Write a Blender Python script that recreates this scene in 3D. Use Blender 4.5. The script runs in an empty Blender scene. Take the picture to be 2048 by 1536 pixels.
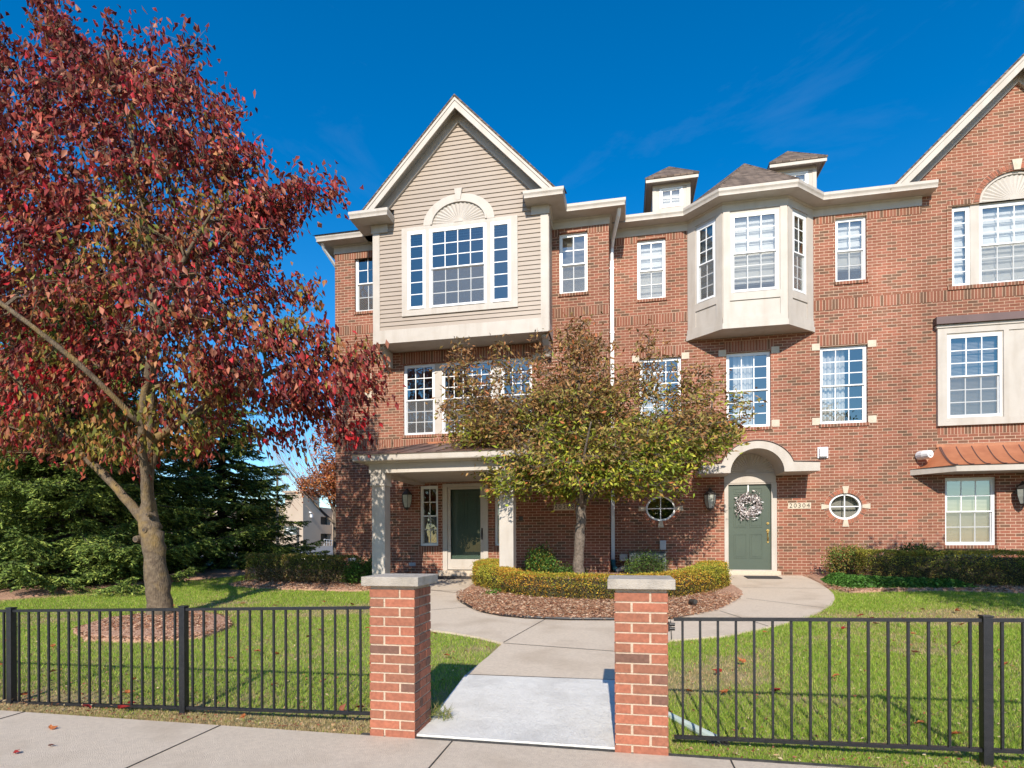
import bpy, bmesh, math, random
import numpy as np
from mathutils import Matrix, Vector
random.seed(7); rng = np.random.default_rng(7)
scn = bpy.context.scene
COL = scn.collection
R_ = math.radians
# ---------------------------------------------------------------- camera
CAMZ, YAW, ROLL = 1.42, R_(11.3), R_(-0.22)
cd = bpy.data.cameras.new('camera'); cam = bpy.data.objects.new('camera', cd); COL.objects.link(cam)
cd.sensor_fit = 'HORIZONTAL'; cd.sensor_width = 36.0; cd.lens = 36.0*1130/2048
cd.shift_y = 315/2048; cd.clip_start = 0.05; cd.clip_end = 2000
_r0 = Vector((math.cos(YAW), math.sin(YAW), 0)); _f = Vector((-math.sin(YAW), math.cos(YAW), 0)); _u0 = Vector((0, 0, 1))
_r = _r0*math.cos(ROLL)+_u0*math.sin(ROLL); _u = -_r0*math.sin(ROLL)+_u0*math.cos(ROLL)
cam.matrix_world = Matrix(((_r.x, _u.x, -_f.x, 0), (_r.y, _u.y, -_f.y, 0), (_r.z, _u.z, -_f.z, CAMZ), (0, 0, 0, 1)))
scn.camera = cam
# ---------------------------------------------------------------- sky and sun
SUN_EL = R_(33.0); SUN_AZ = math.atan2(0.06, -1.0)      # direction towards the sun, measured from +Y to +X
w = bpy.data.worlds.new('World'); scn.world = w; w.use_nodes = True
nt = w.node_tree; bg = nt.nodes['Background']
sky = nt.nodes.new('ShaderNodeTexSky'); sky.sky_type = 'NISHITA'; sky.sun_disc = False
sky.sun_elevation = SUN_EL; sky.sun_rotation = SUN_AZ
sky.air_density = 1.0; sky.dust_density = 0.2; sky.ozone_density = 3.0; sky.altitude = 200
hs = nt.nodes.new('ShaderNodeHueSaturation'); hs.inputs['Saturation'].default_value = 1.42
nt.links.new(sky.outputs[0], hs.inputs['Color'])
# faint high cirrus, laid out on the sky's own directions
_tc = nt.nodes.new('ShaderNodeTexCoord'); _mp = nt.nodes.new('ShaderNodeMapping'); _mp.inputs['Scale'].default_value = (1.0, 1.0, 2.6); _mp.inputs['Rotation'].default_value = (0.3, 0.5, 0.2)
_nz = nt.nodes.new('ShaderNodeTexNoise'); _nz.inputs['Scale'].default_value = 2.6; _nz.inputs['Detail'].default_value = 8.0; _nz.inputs['Roughness'].default_value = 0.62; _nz.inputs['Distortion'].default_value = 0.6
_rg = nt.nodes.new('ShaderNodeMapRange'); _rg.inputs[1].default_value = 0.54; _rg.inputs[2].default_value = 0.9; _rg.inputs[4].default_value = 0.06
_mx = nt.nodes.new('ShaderNodeMixRGB'); _mx.inputs[2].default_value = (4.6, 5.0, 5.6, 1)
nt.links.new(_tc.outputs['Generated'], _mp.inputs[0]); nt.links.new(_mp.outputs[0], _nz.inputs['Vector']); nt.links.new(_nz.outputs[0], _rg.inputs[0])
nt.links.new(_rg.outputs[0], _mx.inputs[0]); nt.links.new(hs.outputs[0], _mx.inputs[1]); nt.links.new(_mx.outputs[0], bg.inputs[0]); bg.inputs[1].default_value = 0.15
sd = bpy.data.lights.new('sun', 'SUN'); sd.energy = 4.8; sd.angle = R_(0.5); sd.color = (1.0, 0.92, 0.79)
sun = bpy.data.objects.new('sun', sd); COL.objects.link(sun)
_sv = Vector((math.sin(SUN_AZ)*math.cos(SUN_EL), math.cos(SUN_AZ)*math.cos(SUN_EL), math.sin(SUN_EL)))
sun.rotation_euler = _sv.to_track_quat('Z', 'Y').to_euler(); sun.location = (0, -20, 30)
scn.view_settings.view_transform = 'Standard'; scn.view_settings.look = 'None'
scn.view_settings.exposure = 0.38; scn.view_settings.gamma = 1.0
try:
    scn.cycles.max_bounces = 6; scn.cycles.transparent_max_bounces = 12; scn.cycles.diffuse_bounces = 3
except Exception: pass
# ---------------------------------------------------------------- helpers
def gz(y):
    if y < 4.2: return 0.0
    if y < 14.2: return 0.058*(y-4.2)
    if y < 20: return 0.58
    return 0.58+0.004*(y-20)
gzv = np.vectorize(gz)
def setp(o, label=None, cat=None, group=None, kind=None):
    if label: o['label'] = label
    if cat: o['category'] = cat
    if group: o['group'] = group
    if kind: o['kind'] = kind
    return o
def thing(name, loc, label, cat, group=None):
    o = bpy.data.objects.new(name, None); o.empty_display_size = 0.2; COL.objects.link(o); o.location = loc
    return setp(o, label, cat, group)
def wloc(o):
    p = Vector((0, 0, 0))
    while o is not None: p += o.location; o = o.parent
    return p
class MB:
    """collects shapes; coordinates are (u, o, z) in a frame: origin, along, outward"""
    def __init__(s, fr=None): s.v = []; s.f = []; s.fr = fr
    def P(s, p):
        if s.fr is None: return tuple(p)
        (ox, oy), (ux, uy), (nx, ny) = s.fr
        return (ox+p[0]*ux+p[1]*nx, oy+p[0]*uy+p[1]*ny, p[2])
    def poly(s, pts):
        n = len(s.v); s.v += [s.P(p) for p in pts]; s.f.append(tuple(range(n, n+len(pts))))
    def add(s, pts, faces):
        n = len(s.v); s.v += [s.P(p) for p in pts]; s.f += [tuple(n+i for i in f) for f in faces]
    def box(s, a0, a1, b0, b1, c0, c1):
        s.add([(a0,b0,c0),(a1,b0,c0),(a1,b1,c0),(a0,b1,c0),(a0,b0,c1),(a1,b0,c1),(a1,b1,c1),(a0,b1,c1)],
              [(0,3,2,1),(4,5,6,7),(0,1,5,4),(1,2,6,5),(2,3,7,6),(3,0,4,7)])
    def prism(s, pts, o0, o1):
        """polygon given in (u, z), extruded along o"""
        n = len(pts)
        s.add([(p[0], o0, p[1]) for p in pts]+[(p[0], o1, p[1]) for p in pts],
              [tuple(range(n)), tuple(range(2*n-1, n-1, -1))]+[(i, (i+1) % n, n+(i+1) % n, n+i) for i in range(n)])
    def slab(s, pts, z0, z1):
        """polygon in plan, z0/z1 numbers or functions of (x, y)"""
        n = len(pts); g = lambda z, p: z(p[0], p[1]) if callable(z) else z
        s.add([(p[0], p[1], g(z0, p)) for p in pts]+[(p[0], p[1], g(z1, p)) for p in pts],
              [tuple(range(n-1, -1, -1)), tuple(range(n, 2*n))]+[(i, (i+1) % n, n+(i+1) % n, n+i) for i in range(n)])
    def tube(s, pts, rad, k=6, cap=True):
        pts = [Vector(p) for p in pts]; n0 = len(pts)
        if not hasattr(rad, '__len__'): rad = [rad]*n0
        ring = []; ref = None
        for i, p in enumerate(pts):
            d = (pts[min(i+1, n0-1)]-pts[max(i-1, 0)])
            d = d.normalized() if d.length > 1e-9 else Vector((0, 0, 1))
            if ref is None: ref = Vector((1, 0, 0)) if abs(d.x) < 0.8 else Vector((0, 1, 0))
            a = (ref-d*ref.dot(d)).normalized(); b = d.cross(a); ref = a
            for j in range(k):
                t = 2*math.pi*j/k
                ring.append(p+(a*math.cos(t)+b*math.sin(t))*rad[i])
        fs = [(i*k+j, i*k+(j+1) % k, (i+1)*k+(j+1) % k, (i+1)*k+j) for i in range(n0-1) for j in range(k)]
        if cap: fs += [tuple(range(k-1, -1, -1)), tuple(range((n0-1)*k, n0*k))]
        s.add(ring, fs)
    def lathe(s, c, prof, k=16):
        fs = []; pts = []
        for r, z in prof:
            for j in range(k):
                t = 2*math.pi*j/k; pts.append((c[0]+r*math.cos(t), c[1]+r*math.sin(t), c[2]+z))
        for i in range(len(prof)-1):
            for j in range(k): fs.append((i*k+j, i*k+(j+1) % k, (i+1)*k+(j+1) % k, (i+1)*k+j))
        fs += [tuple(range(k-1, -1, -1)), tuple(range((len(prof)-1)*k, len(prof)*k))]
        s.add(pts, fs)
    def sweep(s, path, prof, closed=False):
        """plan path, outward = right-hand side of travel; prof = [(outward, z)]"""
        n = len(path); m = len(prof); nor = []
        for i in range(n-1):
            dx, dy = path[i+1][0]-path[i][0], path[i+1][1]-path[i][1]; l = math.hypot(dx, dy); nor.append((dy/l, -dx/l))
        pts = []
        for i in range(n):
            a = nor[max(i-1, 0)]; b = nor[min(i, n-2)]
            mx, my = a[0]+b[0], a[1]+b[1]; k = 2.0/(mx*mx+my*my); mx *= k; my *= k
            pts += [(path[i][0]+mx*o, path[i][1]+my*o, z) for o, z in prof]
        fs = [(i*m+j, (i+1)*m+j, (i+1)*m+(j+1) % m, i*m+(j+1) % m) for i in range(n-1) for j in range(m)]
        fs += [tuple(range(m)), tuple(range(n*m-1, (n-1)*m-1, -1))]
        s.add(pts, fs)
    def wall(s, u0, u1, z0, z1, holes=(), o=0.0, reveal=0.12):
        us = sorted(set([u0, u1]+[h[i] for h in holes for i in (0, 1) if u0 < h[i] < u1]))
        zs = sorted(set([z0, z1]+[h[i] for h in holes for i in (2, 3) if z0 < h[i] < z1]))
        for i in range(len(us)-1):
            for j in range(len(zs)-1):
                cu, cz = (us[i]+us[i+1])/2, (zs[j]+zs[j+1])/2
                if any(h[0] < cu < h[1] and h[2] < cz < h[3] for h in holes): continue
                s.poly([(us[i], o, zs[j]), (us[i+1], o, zs[j]), (us[i+1], o, zs[j+1]), (us[i], o, zs[j+1])])
        for h in holes:
            a, b, c, d = h[:4]; a = max(a, u0); b = min(b, u1); q = o-reveal
            s.poly([(a, o, c), (a, q, c), (a, q, d), (a, o, d)]); s.poly([(b, o, c), (b, o, d), (b, q, d), (b, q, c)])
            s.poly([(a, o, d), (a, q, d), (b, q, d), (b, o, d)]); s.poly([(a, o, c), (b, o, c), (b, q, c), (a, q, c)])
    def build(s, name, mat, parent=None, smooth=False, fix=True, bevel=0, **kw):
        base = wloc(parent) if parent is not None else (Vector(kw.pop('at')) if 'at' in kw else Vector((0, 0, 0)))
        me = bpy.data.meshes.new(name)
        me.from_pydata([(x-base.x, y-base.y, z-base.z) for x, y, z in s.v], [], s.f); me.update()
        if fix:
            bm = bmesh.new(); bm.from_mesh(me); bmesh.ops.recalc_face_normals(bm, faces=bm.faces); bm.to_mesh(me); bm.free()
        if smooth: me.polygons.foreach_set('use_smooth', [True]*len(me.polygons))
        me.materials.append(mat)
        o = bpy.data.objects.new(name, me); COL.objects.link(o)
        if parent is not None: o.parent = parent
        else: o.location = base
        if bevel:
            b = o.modifiers.new('bevel', 'BEVEL'); b.width = bevel; b.segments = 2; b.limit_method = 'ANGLE'
        setp(o, **kw)
        return o
def ell(cx, cz, a, b, t0, t1, n):
    return [(cx+a*math.cos(t0+(t1-t0)*i/n), cz+b*math.sin(t0+(t1-t0)*i/n)) for i in range(n+1)]
# ---------------------------------------------------------------- materials
def newmat(name):
    m = bpy.data.materials.new(name); m.use_nodes = True; nt = m.node_tree
    return m, nt, nt.nodes['Principled BSDF']
def nd(nt, t, **kw):
    n = nt.nodes.new(t)
    for k, v in kw.items():
        if k.startswith('i_'):
            key = k[2:].replace('_', ' ')
            n.inputs[int(key) if key.isdigit() else key].default_value = v
        else: setattr(n, k, v)
    return n
def c4(c): return (c[0], c[1], c[2], 1)
def pos(nt): return nt.nodes.new('ShaderNodeNewGeometry').outputs['Position']
def mk(name, ca, cb=None, rough=0.7, scale=6, bump=0.0, bscale=60, metal=0.0, detail=5, cc=None, cs=1.2, ccamt=0.5, cmap=None, bmap=None):
    m, nt, b = newmat(name); cb = cb or tuple(x*0.85 for x in ca); L = nt.links
    p = pos(nt)
    n = nd(nt, 'ShaderNodeTexNoise', i_Scale=scale, i_Detail=detail); L.new(p, n.inputs['Vector'])
    r = nd(nt, 'ShaderNodeValToRGB'); L.new(n.outputs[0], r.inputs[0])
    r.color_ramp.elements[0].position = 0.35; r.color_ramp.elements[1].position = 0.68
    r.color_ramp.elements[0].color = c4(ca); r.color_ramp.elements[1].color = c4(cb)
    out = r.outputs[0]
    if cc:
        n2 = nd(nt, 'ShaderNodeTexNoise', i_Scale=cs, i_Detail=6.0); q = p
        if cmap: q = nd(nt, 'ShaderNodeVectorMath', operation='MULTIPLY'); L.new(p, q.inputs[0]); q.inputs[1].default_value = cmap; q = q.outputs[0]
        L.new(q, n2.inputs['Vector'])
        mr = nd(nt, 'ShaderNodeMapRange', i_1=0.5, i_2=0.72, i_4=ccamt); L.new(n2.outputs[0], mr.inputs[0])
        mx = nd(nt, 'ShaderNodeMixRGB', i_2=c4(cc)); L.new(mr.outputs[0], mx.inputs[0]); L.new(out, mx.inputs[1]); out = mx.outputs[0]
    L.new(out, b.inputs['Base Color']); b.inputs['Roughness'].default_value = rough; b.inputs['Metallic'].default_value = metal
    if bump:
        n3 = nd(nt, 'ShaderNodeTexNoise', i_Scale=bscale, i_Detail=4.0); q = p
        if bmap: q = nd(nt, 'ShaderNodeVectorMath', operation='MULTIPLY'); L.new(p, q.inputs[0]); q.inputs[1].default_value = bmap; q = q.outputs[0]
        L.new(q, n3.inputs['Vector'])
        bp = nd(nt, 'ShaderNodeBump', i_Strength=min(1, bump*2), i_Distance=0.01*max(1, bump)); L.new(n3.outputs[0], bp.inputs['Height']); L.new(bp.outputs[0], b.inputs['Normal'])
    return m
def brickmat(name, mode='run', z0=0.0):
    m, nt, b = newmat(name); L = nt.links; p = pos(nt)
    sp = nd(nt, 'ShaderNodeSeparateXYZ'); L.new(p, sp.inputs[0])
    ad = nd(nt, 'ShaderNodeMath', operation='ADD'); L.new(sp.outputs[0], ad.inputs[0]); L.new(sp.outputs[1], ad.inputs[1])
    # slight waviness so courses are not ruler-straight
    cb = nd(nt, 'ShaderNodeCombineXYZ'); L.new(ad.outputs[0], cb.inputs[0])
    if mode == 'run':
        sb = nd(nt, 'ShaderNodeMath', operation='SUBTRACT', i_1=z0); L.new(sp.outputs[2], sb.inputs[0]); L.new(sb.outputs[0], cb.inputs[1])
        bw, rh, off = 0.2032, 0.0677, 0.5
    else:
        cb.inputs[1].default_value = 0.5; bw, rh, off = 0.0677, 1.0, 0.0
    nz = nd(nt, 'ShaderNodeTexNoise', i_Scale=9.0, i_Detail=2.0); L.new(p, nz.inputs['Vector'])
    vs = nd(nt, 'ShaderNodeVectorMath', operation='MULTIPLY_ADD'); L.new(nz.outputs['Color'], vs.inputs[0])
    vs.inputs[1].default_value = (0.006, 0.005, 0); L.new(cb.outputs[0], vs.inputs[2])
    bt = nd(nt, 'ShaderNodeTexBrick', offset=off, i_Scale=1.0, i_Color1=(0, 0, 0, 1), i_Color2=(1, 1, 1, 1), i_Mortar=(0.5, 0.5, 0.5, 1))
    bt.inputs['Mortar Size'].default_value = 0.0050; bt.inputs['Mortar Smooth'].default_value = 0.25
    bt.inputs['Brick Width'].default_value = bw; bt.inputs['Row Height'].default_value = rh; bt.inputs['Bias'].default_value = 0.0
    L.new(vs.outputs[0], bt.inputs['Vector'])
    r = nd(nt, 'ShaderNodeValToRGB'); e = r.color_ramp.elements
    e[0].position = 0.0; e[0].color = (0.15, 0.085, 0.055, 1); e[1].position = 1.0; e[1].color = (0.315, 0.112, 0.07, 1)
    for q, c in ((0.14, (0.18, 0.092, 0.06, 1)), (0.24, (0.24, 0.098, 0.06, 1)), (0.5, (0.255, 0.097, 0.061, 1)), (0.8, (0.285, 0.117, 0.078, 1))):
        x = e.new(q); x.color = c
    L.new(bt.outputs['Color'], r.inputs[0])
    n1 = nd(nt, 'ShaderNodeTexNoise', i_Scale=0.55, i_Detail=5.0); L.new(p, n1.inputs['Vector'])
    n2 = nd(nt, 'ShaderNodeTexNoise', i_Scale=70.0, i_Detail=3.0); L.new(p, n2.inputs['Vector'])
    ma = nd(nt, 'ShaderNodeMath', operation='MULTIPLY_ADD', i_1=0.78, i_2=0.50); L.new(n1.outputs[0], ma.inputs[0])
    mb = nd(nt, 'ShaderNodeMath', operation='MULTIPLY_ADD', i_1=0.5, i_2=0.78); L.new(n2.outputs[0], mb.inputs[0])
    mm = nd(nt, 'ShaderNodeMath', operation='MULTIPLY'); L.new(ma.outputs[0], mm.inputs[0]); L.new(mb.outputs[0], mm.inputs[1])
    sv = nd(nt, 'ShaderNodeVectorMath', operation='MULTIPLY'); L.new(p, sv.inputs[0]); sv.inputs[1].default_value = (3.0, 3.0, 0.35)
    n4 = nd(nt, 'ShaderNodeTexNoise', i_Scale=1.0, i_Detail=6.0); L.new(sv.outputs[0], n4.inputs['Vector'])
    md = nd(nt, 'ShaderNodeMath', operation='MULTIPLY_ADD', i_1=0.7, i_2=0.66); L.new(n4.outputs[0], md.inputs[0])
    m5 = nd(nt, 'ShaderNodeMath', operation='MULTIPLY'); L.new(mm.outputs[0], m5.inputs[0]); L.new(md.outputs[0], m5.inputs[1]); mm = m5
    vm = nd(nt, 'ShaderNodeVectorMath', operation='SCALE'); L.new(r.outputs[0], vm.inputs[0]); L.new(mm.outputs[0], vm.inputs['Scale'])
    mo = nd(nt, 'ShaderNodeValToRGB'); mo.color_ramp.elements[0].color = (0.53, 0.36, 0.25, 1); mo.color_ramp.elements[1].color = (0.70, 0.51, 0.38, 1)
    mo.color_ramp.elements[0].position = 0.3; mo.color_ramp.elements[1].position = 0.7
    L.new(n1.outputs[0], mo.inputs[0])
    mx = nd(nt, 'ShaderNodeMixRGB'); L.new(bt.outputs['Fac'], mx.inputs[0]); L.new(vm.outputs[0], mx.inputs[1]); L.new(mo.outputs[0], mx.inputs[2])
    L.new(mx.outputs[0], b.inputs['Base Color']); b.inputs['Roughness'].default_value = 0.9; b.inputs['Specular IOR Level'].default_value = 0.2
    iv = nd(nt, 'ShaderNodeMath', operation='MULTIPLY_ADD', i_1=-1.0, i_2=1.0); L.new(bt.outputs['Fac'], iv.inputs[0])
    i2 = nd(nt, 'ShaderNodeMath', operation='MULTIPLY_ADD', i_1=0.35); L.new(n2.outputs[0], i2.inputs[0]); L.new(iv.outputs[0], i2.inputs[2])
    bp = nd(nt, 'ShaderNodeBump', i_Strength=0.7, i_Distance=0.006); L.new(i2.outputs[0], bp.inputs['Height']); L.new(bp.outputs[0], b.inputs['Normal'])
    return m
def leafmat(name, trans=0.25, rough=0.45):
    m, nt, b = newmat(name); L = nt.links
    a = nd(nt, 'ShaderNodeAttribute', attribute_name='tint')
    L.new(a.outputs['Color'], b.inputs['Base Color']); b.inputs['Roughness'].default_value = rough
    b.inputs['Specular IOR Level'].default_value = 0.16
    t = nd(nt, 'ShaderNodeBsdfTranslucent'); L.new(a.outputs['Color'], t.inputs[0])
    mx = nd(nt, 'ShaderNodeMixShader', i_0=trans); L.new(b.outputs[0], mx.inputs[1]); L.new(t.outputs[0], mx.inputs[2])
    L.new(mx.outputs[0], nt.nodes['Material Output'].inputs[0])
    return m
def glassmat(name, tint=(0.84, 0.84, 0.82), refl=0.19):
    m, nt, b = newmat(name); L = nt.links; nt.nodes.remove(b)
    tr = nd(nt, 'ShaderNodeBsdfTransparent', i_Color=c4(tint)); gl = nd(nt, 'ShaderNodeBsdfGlossy', i_Roughness=0.015, i_Color=(0.95, 0.95, 0.86, 1))
    nz = nd(nt, 'ShaderNodeTexNoise', i_Scale=1.3, i_Detail=1.0); L.new(pos(nt), nz.inputs['Vector'])
    bp = nd(nt, 'ShaderNodeBump', i_Strength=0.12, i_Distance=0.02); L.new(nz.outputs[0], bp.inputs['Height']); L.new(bp.outputs[0], gl.inputs['Normal'])
    fr = nd(nt, 'ShaderNodeFresnel', i_IOR=1.5); ad = nd(nt, 'ShaderNodeMath', operation='MULTIPLY_ADD', i_1=1.6, i_2=refl); L.new(fr.outputs[0], ad.inputs[0])
    mx = nd(nt, 'ShaderNodeMixShader'); L.new(ad.outputs[0], mx.inputs[0]); L.new(tr.outputs[0], mx.inputs[1]); L.new(gl.outputs[0], mx.inputs[2])
    L.new(mx.outputs[0], nt.nodes['Material Output'].inputs[0])
    return m
def screenmat(name, dens=0.30, c=(0.22, 0.22, 0.225)):
    m, nt, b = newmat(name); L = nt.links; b.inputs['Base Color'].default_value = c4(c); b.inputs['Roughness'].default_value = 0.8
    tr = nd(nt, 'ShaderNodeBsdfTransparent'); mx = nd(nt, 'ShaderNodeMixShader', i_0=dens)
    L.new(tr.outputs[0], mx.inputs[1]); L.new(b.outputs[0], mx.inputs[2]); L.new(mx.outputs[0], nt.nodes['Material Output'].inputs[0])
    return m
def shinglemat(name):
    m, nt, b = newmat(name); L = nt.links; p = pos(nt)
    sp = nd(nt, 'ShaderNodeSeparateXYZ'); L.new(p, sp.inputs[0])
    ad = nd(nt, 'ShaderNodeMath', operation='ADD'); L.new(sp.outputs[0], ad.inputs[0]); L.new(sp.outputs[1], ad.inputs[1])
    cb = nd(nt, 'ShaderNodeCombineXYZ'); L.new(ad.outputs[0], cb.inputs[0]); L.new(sp.outputs[2], cb.inputs[1])
    bt = nd(nt, 'ShaderNodeTexBrick', offset=0.42, i_Scale=1.0, i_Color1=(0.085, 0.06, 0.045, 1), i_Color2=(0.20, 0.145, 0.11, 1), i_Mortar=(0.04, 0.028, 0.022, 1))
    bt.inputs['Mortar Size'].default_value = 0.006; bt.inputs['Brick Width'].default_value = 0.17; bt.inputs['Row Height'].default_value = 0.085
    L.new(cb.outputs[0], bt.inputs['Vector']); L.new(bt.outputs[0], b.inputs['Base Color']); b.inputs['Roughness'].default_value = 0.95
    bp = nd(nt, 'ShaderNodeBump', i_Strength=0.5, i_Distance=0.01); bp.invert = True; L.new(bt.outputs['Fac'], bp.inputs['Height']); L.new(bp.outputs[0], b.inputs['Normal'])
    return m
M = {}
M['brick'] = brickmat('red brick running bond'); M['soldier'] = brickmat('red brick on end', 'sold')
M['trim'] = mk('cream painted trim', (0.49, 0.44, 0.39), (0.445, 0.395, 0.345), 0.55, 3, 0.1, 40, cc=(0.36, 0.30, 0.24), cs=2.2, ccamt=0.45, cmap=(2.5, 2.5, 0.45))
M['siding'] = mk('tan vinyl siding', (0.36, 0.292, 0.236), (0.33, 0.266, 0.215), 0.5, 2)
M['white'] = mk('white vinyl', (0.80, 0.80, 0.80), (0.74, 0.75, 0.77), 0.35, 3)
M['stone'] = mk('cast limestone', (0.60, 0.51, 0.40), (0.52, 0.43, 0.33), 0.85, 9, 0.3, 90)
M['shingle'] = shinglemat('brown shingles')
M['copper'] = mk('bright copper roof', (0.50, 0.20, 0.10), (0.40, 0.15, 0.075), 0.38, 4, metal=0.35)
M['oldcopper'] = mk('aged brown copper roof', (0.20, 0.11, 0.085), (0.15, 0.085, 0.07), 0.45, 3, metal=0.3)
M['brownmetal'] = mk('brown flashing', (0.13, 0.075, 0.07), (0.10, 0.06, 0.055), 0.5, 3)
M['green'] = mk('green door paint', (0.068, 0.090, 0.066), (0.06, 0.08, 0.06), 0.42, 2, 0.06, 120)
M['dkgreen'] = mk('dark green door paint', (0.085, 0.135, 0.10), (0.075, 0.12, 0.09), 0.45, 2)
M['brass'] = mk('polished brass', (0.65, 0.45, 0.18), (0.6, 0.4, 0.15), 0.25, 4, metal=0.9)
M['black'] = mk('black painted steel', (0.010, 0.010, 0.012), (0.018, 0.017, 0.02), 0.38, 30, 0.15, 200)
M['dark'] = mk('dark bronze metal', (0.035, 0.03, 0.028), (0.05, 0.045, 0.04), 0.5, 8)
M['darkin'] = mk('interior paint', (0.36, 0.34, 0.32), (0.32, 0.30, 0.28), 0.9, 1)
M['glass'] = glassmat('window glass'); M['lampglass'] = mk('frosted lantern glass', (0.38, 0.40, 0.36), (0.46, 0.47, 0.42), 0.15, 14)
M['screen'] = screenmat('insect screen'); M['stormglass'] = glassmat('storm door glass', (0.8, 0.82, 0.8), -0.03)
M['shade'] = mk('white roman shade', (0.82, 0.82, 0.82), (0.78, 0.79, 0.80), 0.8, 2)
M['curtain'] = mk('sheer white curtain', (0.72, 0.72, 0.72), (0.62, 0.63, 0.65), 0.8, 5)
M['blind'] = mk('grey mini blinds', (0.42, 0.41, 0.42), (0.36, 0.35, 0.37), 0.6, 2)
M['pale'] = mk('pale blinds', (0.52, 0.51, 0.47), (0.43, 0.42, 0.39), 0.7, 2)
M['conc'] = mk('old beige concrete', (0.66, 0.545, 0.425), (0.58, 0.475, 0.37), 0.9, 30, 0.5, 160, cc=(0.43, 0.33, 0.235), cs=1.6, ccamt=0.6)
M['newconc'] = mk('new pale concrete', (0.80, 0.77, 0.72), (0.74, 0.71, 0.66), 0.85, 9, 0.5, 60, cc=(0.52, 0.49, 0.45), cs=2.5, ccamt=0.55, bmap=(0.5, 6, 1))
M['cap'] = mk('pier cap concrete', (0.44, 0.385, 0.325), (0.36, 0.315, 0.27), 0.9, 9, 0.4, 120, cc=(0.20, 0.17, 0.14), cs=7, ccamt=0.65)
M['joint'] = mk('dark joint filler and opening shade', (0.03, 0.028, 0.025), (0.08, 0.07, 0.06), 0.95, 20)
M['mortar'] = mk('pier mortar', (0.62, 0.48, 0.36), (0.52, 0.40, 0.30), 0.95, 20, 0.5, 150)
M['asphalt'] = mk('asphalt', (0.16, 0.145, 0.135), (0.20, 0.18, 0.165), 0.95, 2, 0.3, 80)
M['soil'] = mk('lawn soil and thatch', (0.19, 0.19, 0.06), (0.30, 0.24, 0.12), 0.95, 5, 0.6, 120, cc=(0.34, 0.23, 0.13), cs=0.8, ccamt=0.7)
M['mulch'] = mk('bark mulch', (0.32, 0.155, 0.09), (0.60, 0.38, 0.265), 0.95, 55, 1.5, 70, detail=8, cc=(0.10, 0.045, 0.03), cs=25, ccamt=0.7)
M['bark'] = mk('grey brown bark', (0.10, 0.07, 0.045), (0.19, 0.14, 0.09), 0.95, 16, 2.2, 70, cc=(0.30, 0.19, 0.05), cs=3.4, ccamt=0.75, bmap=(1, 1, 0.22))
M['greybark'] = mk('grey bark', (0.10, 0.078, 0.06), (0.21, 0.165, 0.13), 0.95, 25, 1.8, 80, bmap=(1, 1, 0.3))
M['darkbark'] = mk('dark conifer bark', (0.05, 0.038, 0.03), (0.08, 0.06, 0.045), 0.95, 15, 1.0, 40)
M['twig'] = mk('bare twigs', (0.22, 0.15, 0.12), (0.30, 0.22, 0.17), 0.9, 20)
M['hull'] = mk('shaded hedge core', (0.035, 0.03, 0.012), (0.05, 0.04, 0.02), 0.95, 30)
M['leaf'] = leafmat('autumn leaves'); M['needle'] = leafmat('spruce needles', 0.08, 0.6); M['grass'] = leafmat('grass blades', 0.35, 0.5)
M['garage'] = mk('beige masonry', (0.44, 0.35, 0.27), (0.41, 0.32, 0.245), 0.9, 0.5)
M['ac'] = mk('grey green metal cabinet', (0.10, 0.12, 0.115), (0.13, 0.15, 0.14), 0.5, 3)
M['boxgrey'] = mk('grey utility box', (0.45, 0.46, 0.48), (0.4, 0.41, 0.43), 0.5, 5)
M['teal'] = mk('teal pipe', (0.07, 0.24, 0.27), (0.05, 0.19, 0.22), 0.35, 6)
M['corr'] = mk('pale corrugated pipe', (0.50, 0.48, 0.47), (0.44, 0.42, 0.41), 0.5, 6)
M['mat'] = mk('dark door mat', (0.045, 0.04, 0.04), (0.07, 0.06, 0.055), 0.98, 60, 0.6, 150)
M['lettering'] = mk('engraved dark lettering', (0.05, 0.045, 0.04), (0.06, 0.05, 0.045), 0.8)
M['palecloth'] = leafmat('silvery wreath leaves', 0.1, 0.6)
M['splash'] = mk('pale teal drain pipe', (0.40, 0.50, 0.47), (0.50, 0.56, 0.52), 0.6, 12)
def pierbrick():
    m, nt, b = newmat('orange red pier brick'); L = nt.links; g = nt.nodes.new('ShaderNodeNewGeometry')
    r = nd(nt, 'ShaderNodeValToRGB'); L.new(g.outputs['Random Per Island'], r.inputs[0]); e = r.color_ramp.elements
    e[0].color = (0.15, 0.075, 0.052, 1); e[1].color = (0.37, 0.125, 0.07, 1)
    for q, c in ((0.10, (0.17, 0.08, 0.055, 1)), (0.22, (0.27, 0.105, 0.06, 1)), (0.6, (0.32, 0.108, 0.062, 1))): e.new(q).color = c
    n = nd(nt, 'ShaderNodeTexNoise', i_Scale=45.0, i_Detail=6.0); L.new(g.outputs['Position'], n.inputs['Vector'])
    ma = nd(nt, 'ShaderNodeMath', operation='MULTIPLY_ADD', i_1=0.9, i_2=0.55); L.new(n.outputs[0], ma.inputs[0])
    vm = nd(nt, 'ShaderNodeVectorMath', operation='SCALE'); L.new(r.outputs[0], vm.inputs[0]); L.new(ma.outputs[0], vm.inputs['Scale'])
    L.new(vm.outputs[0], b.inputs['Base Color']); b.inputs['Roughness'].default_value = 0.85
    bp = nd(nt, 'ShaderNodeBump', i_Strength=0.9, i_Distance=0.004); L.new(n.outputs[0], bp.inputs['Height']); L.new(bp.outputs[0], b.inputs['Normal'])
    return m
M['pbrick'] = pierbrick()
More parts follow.
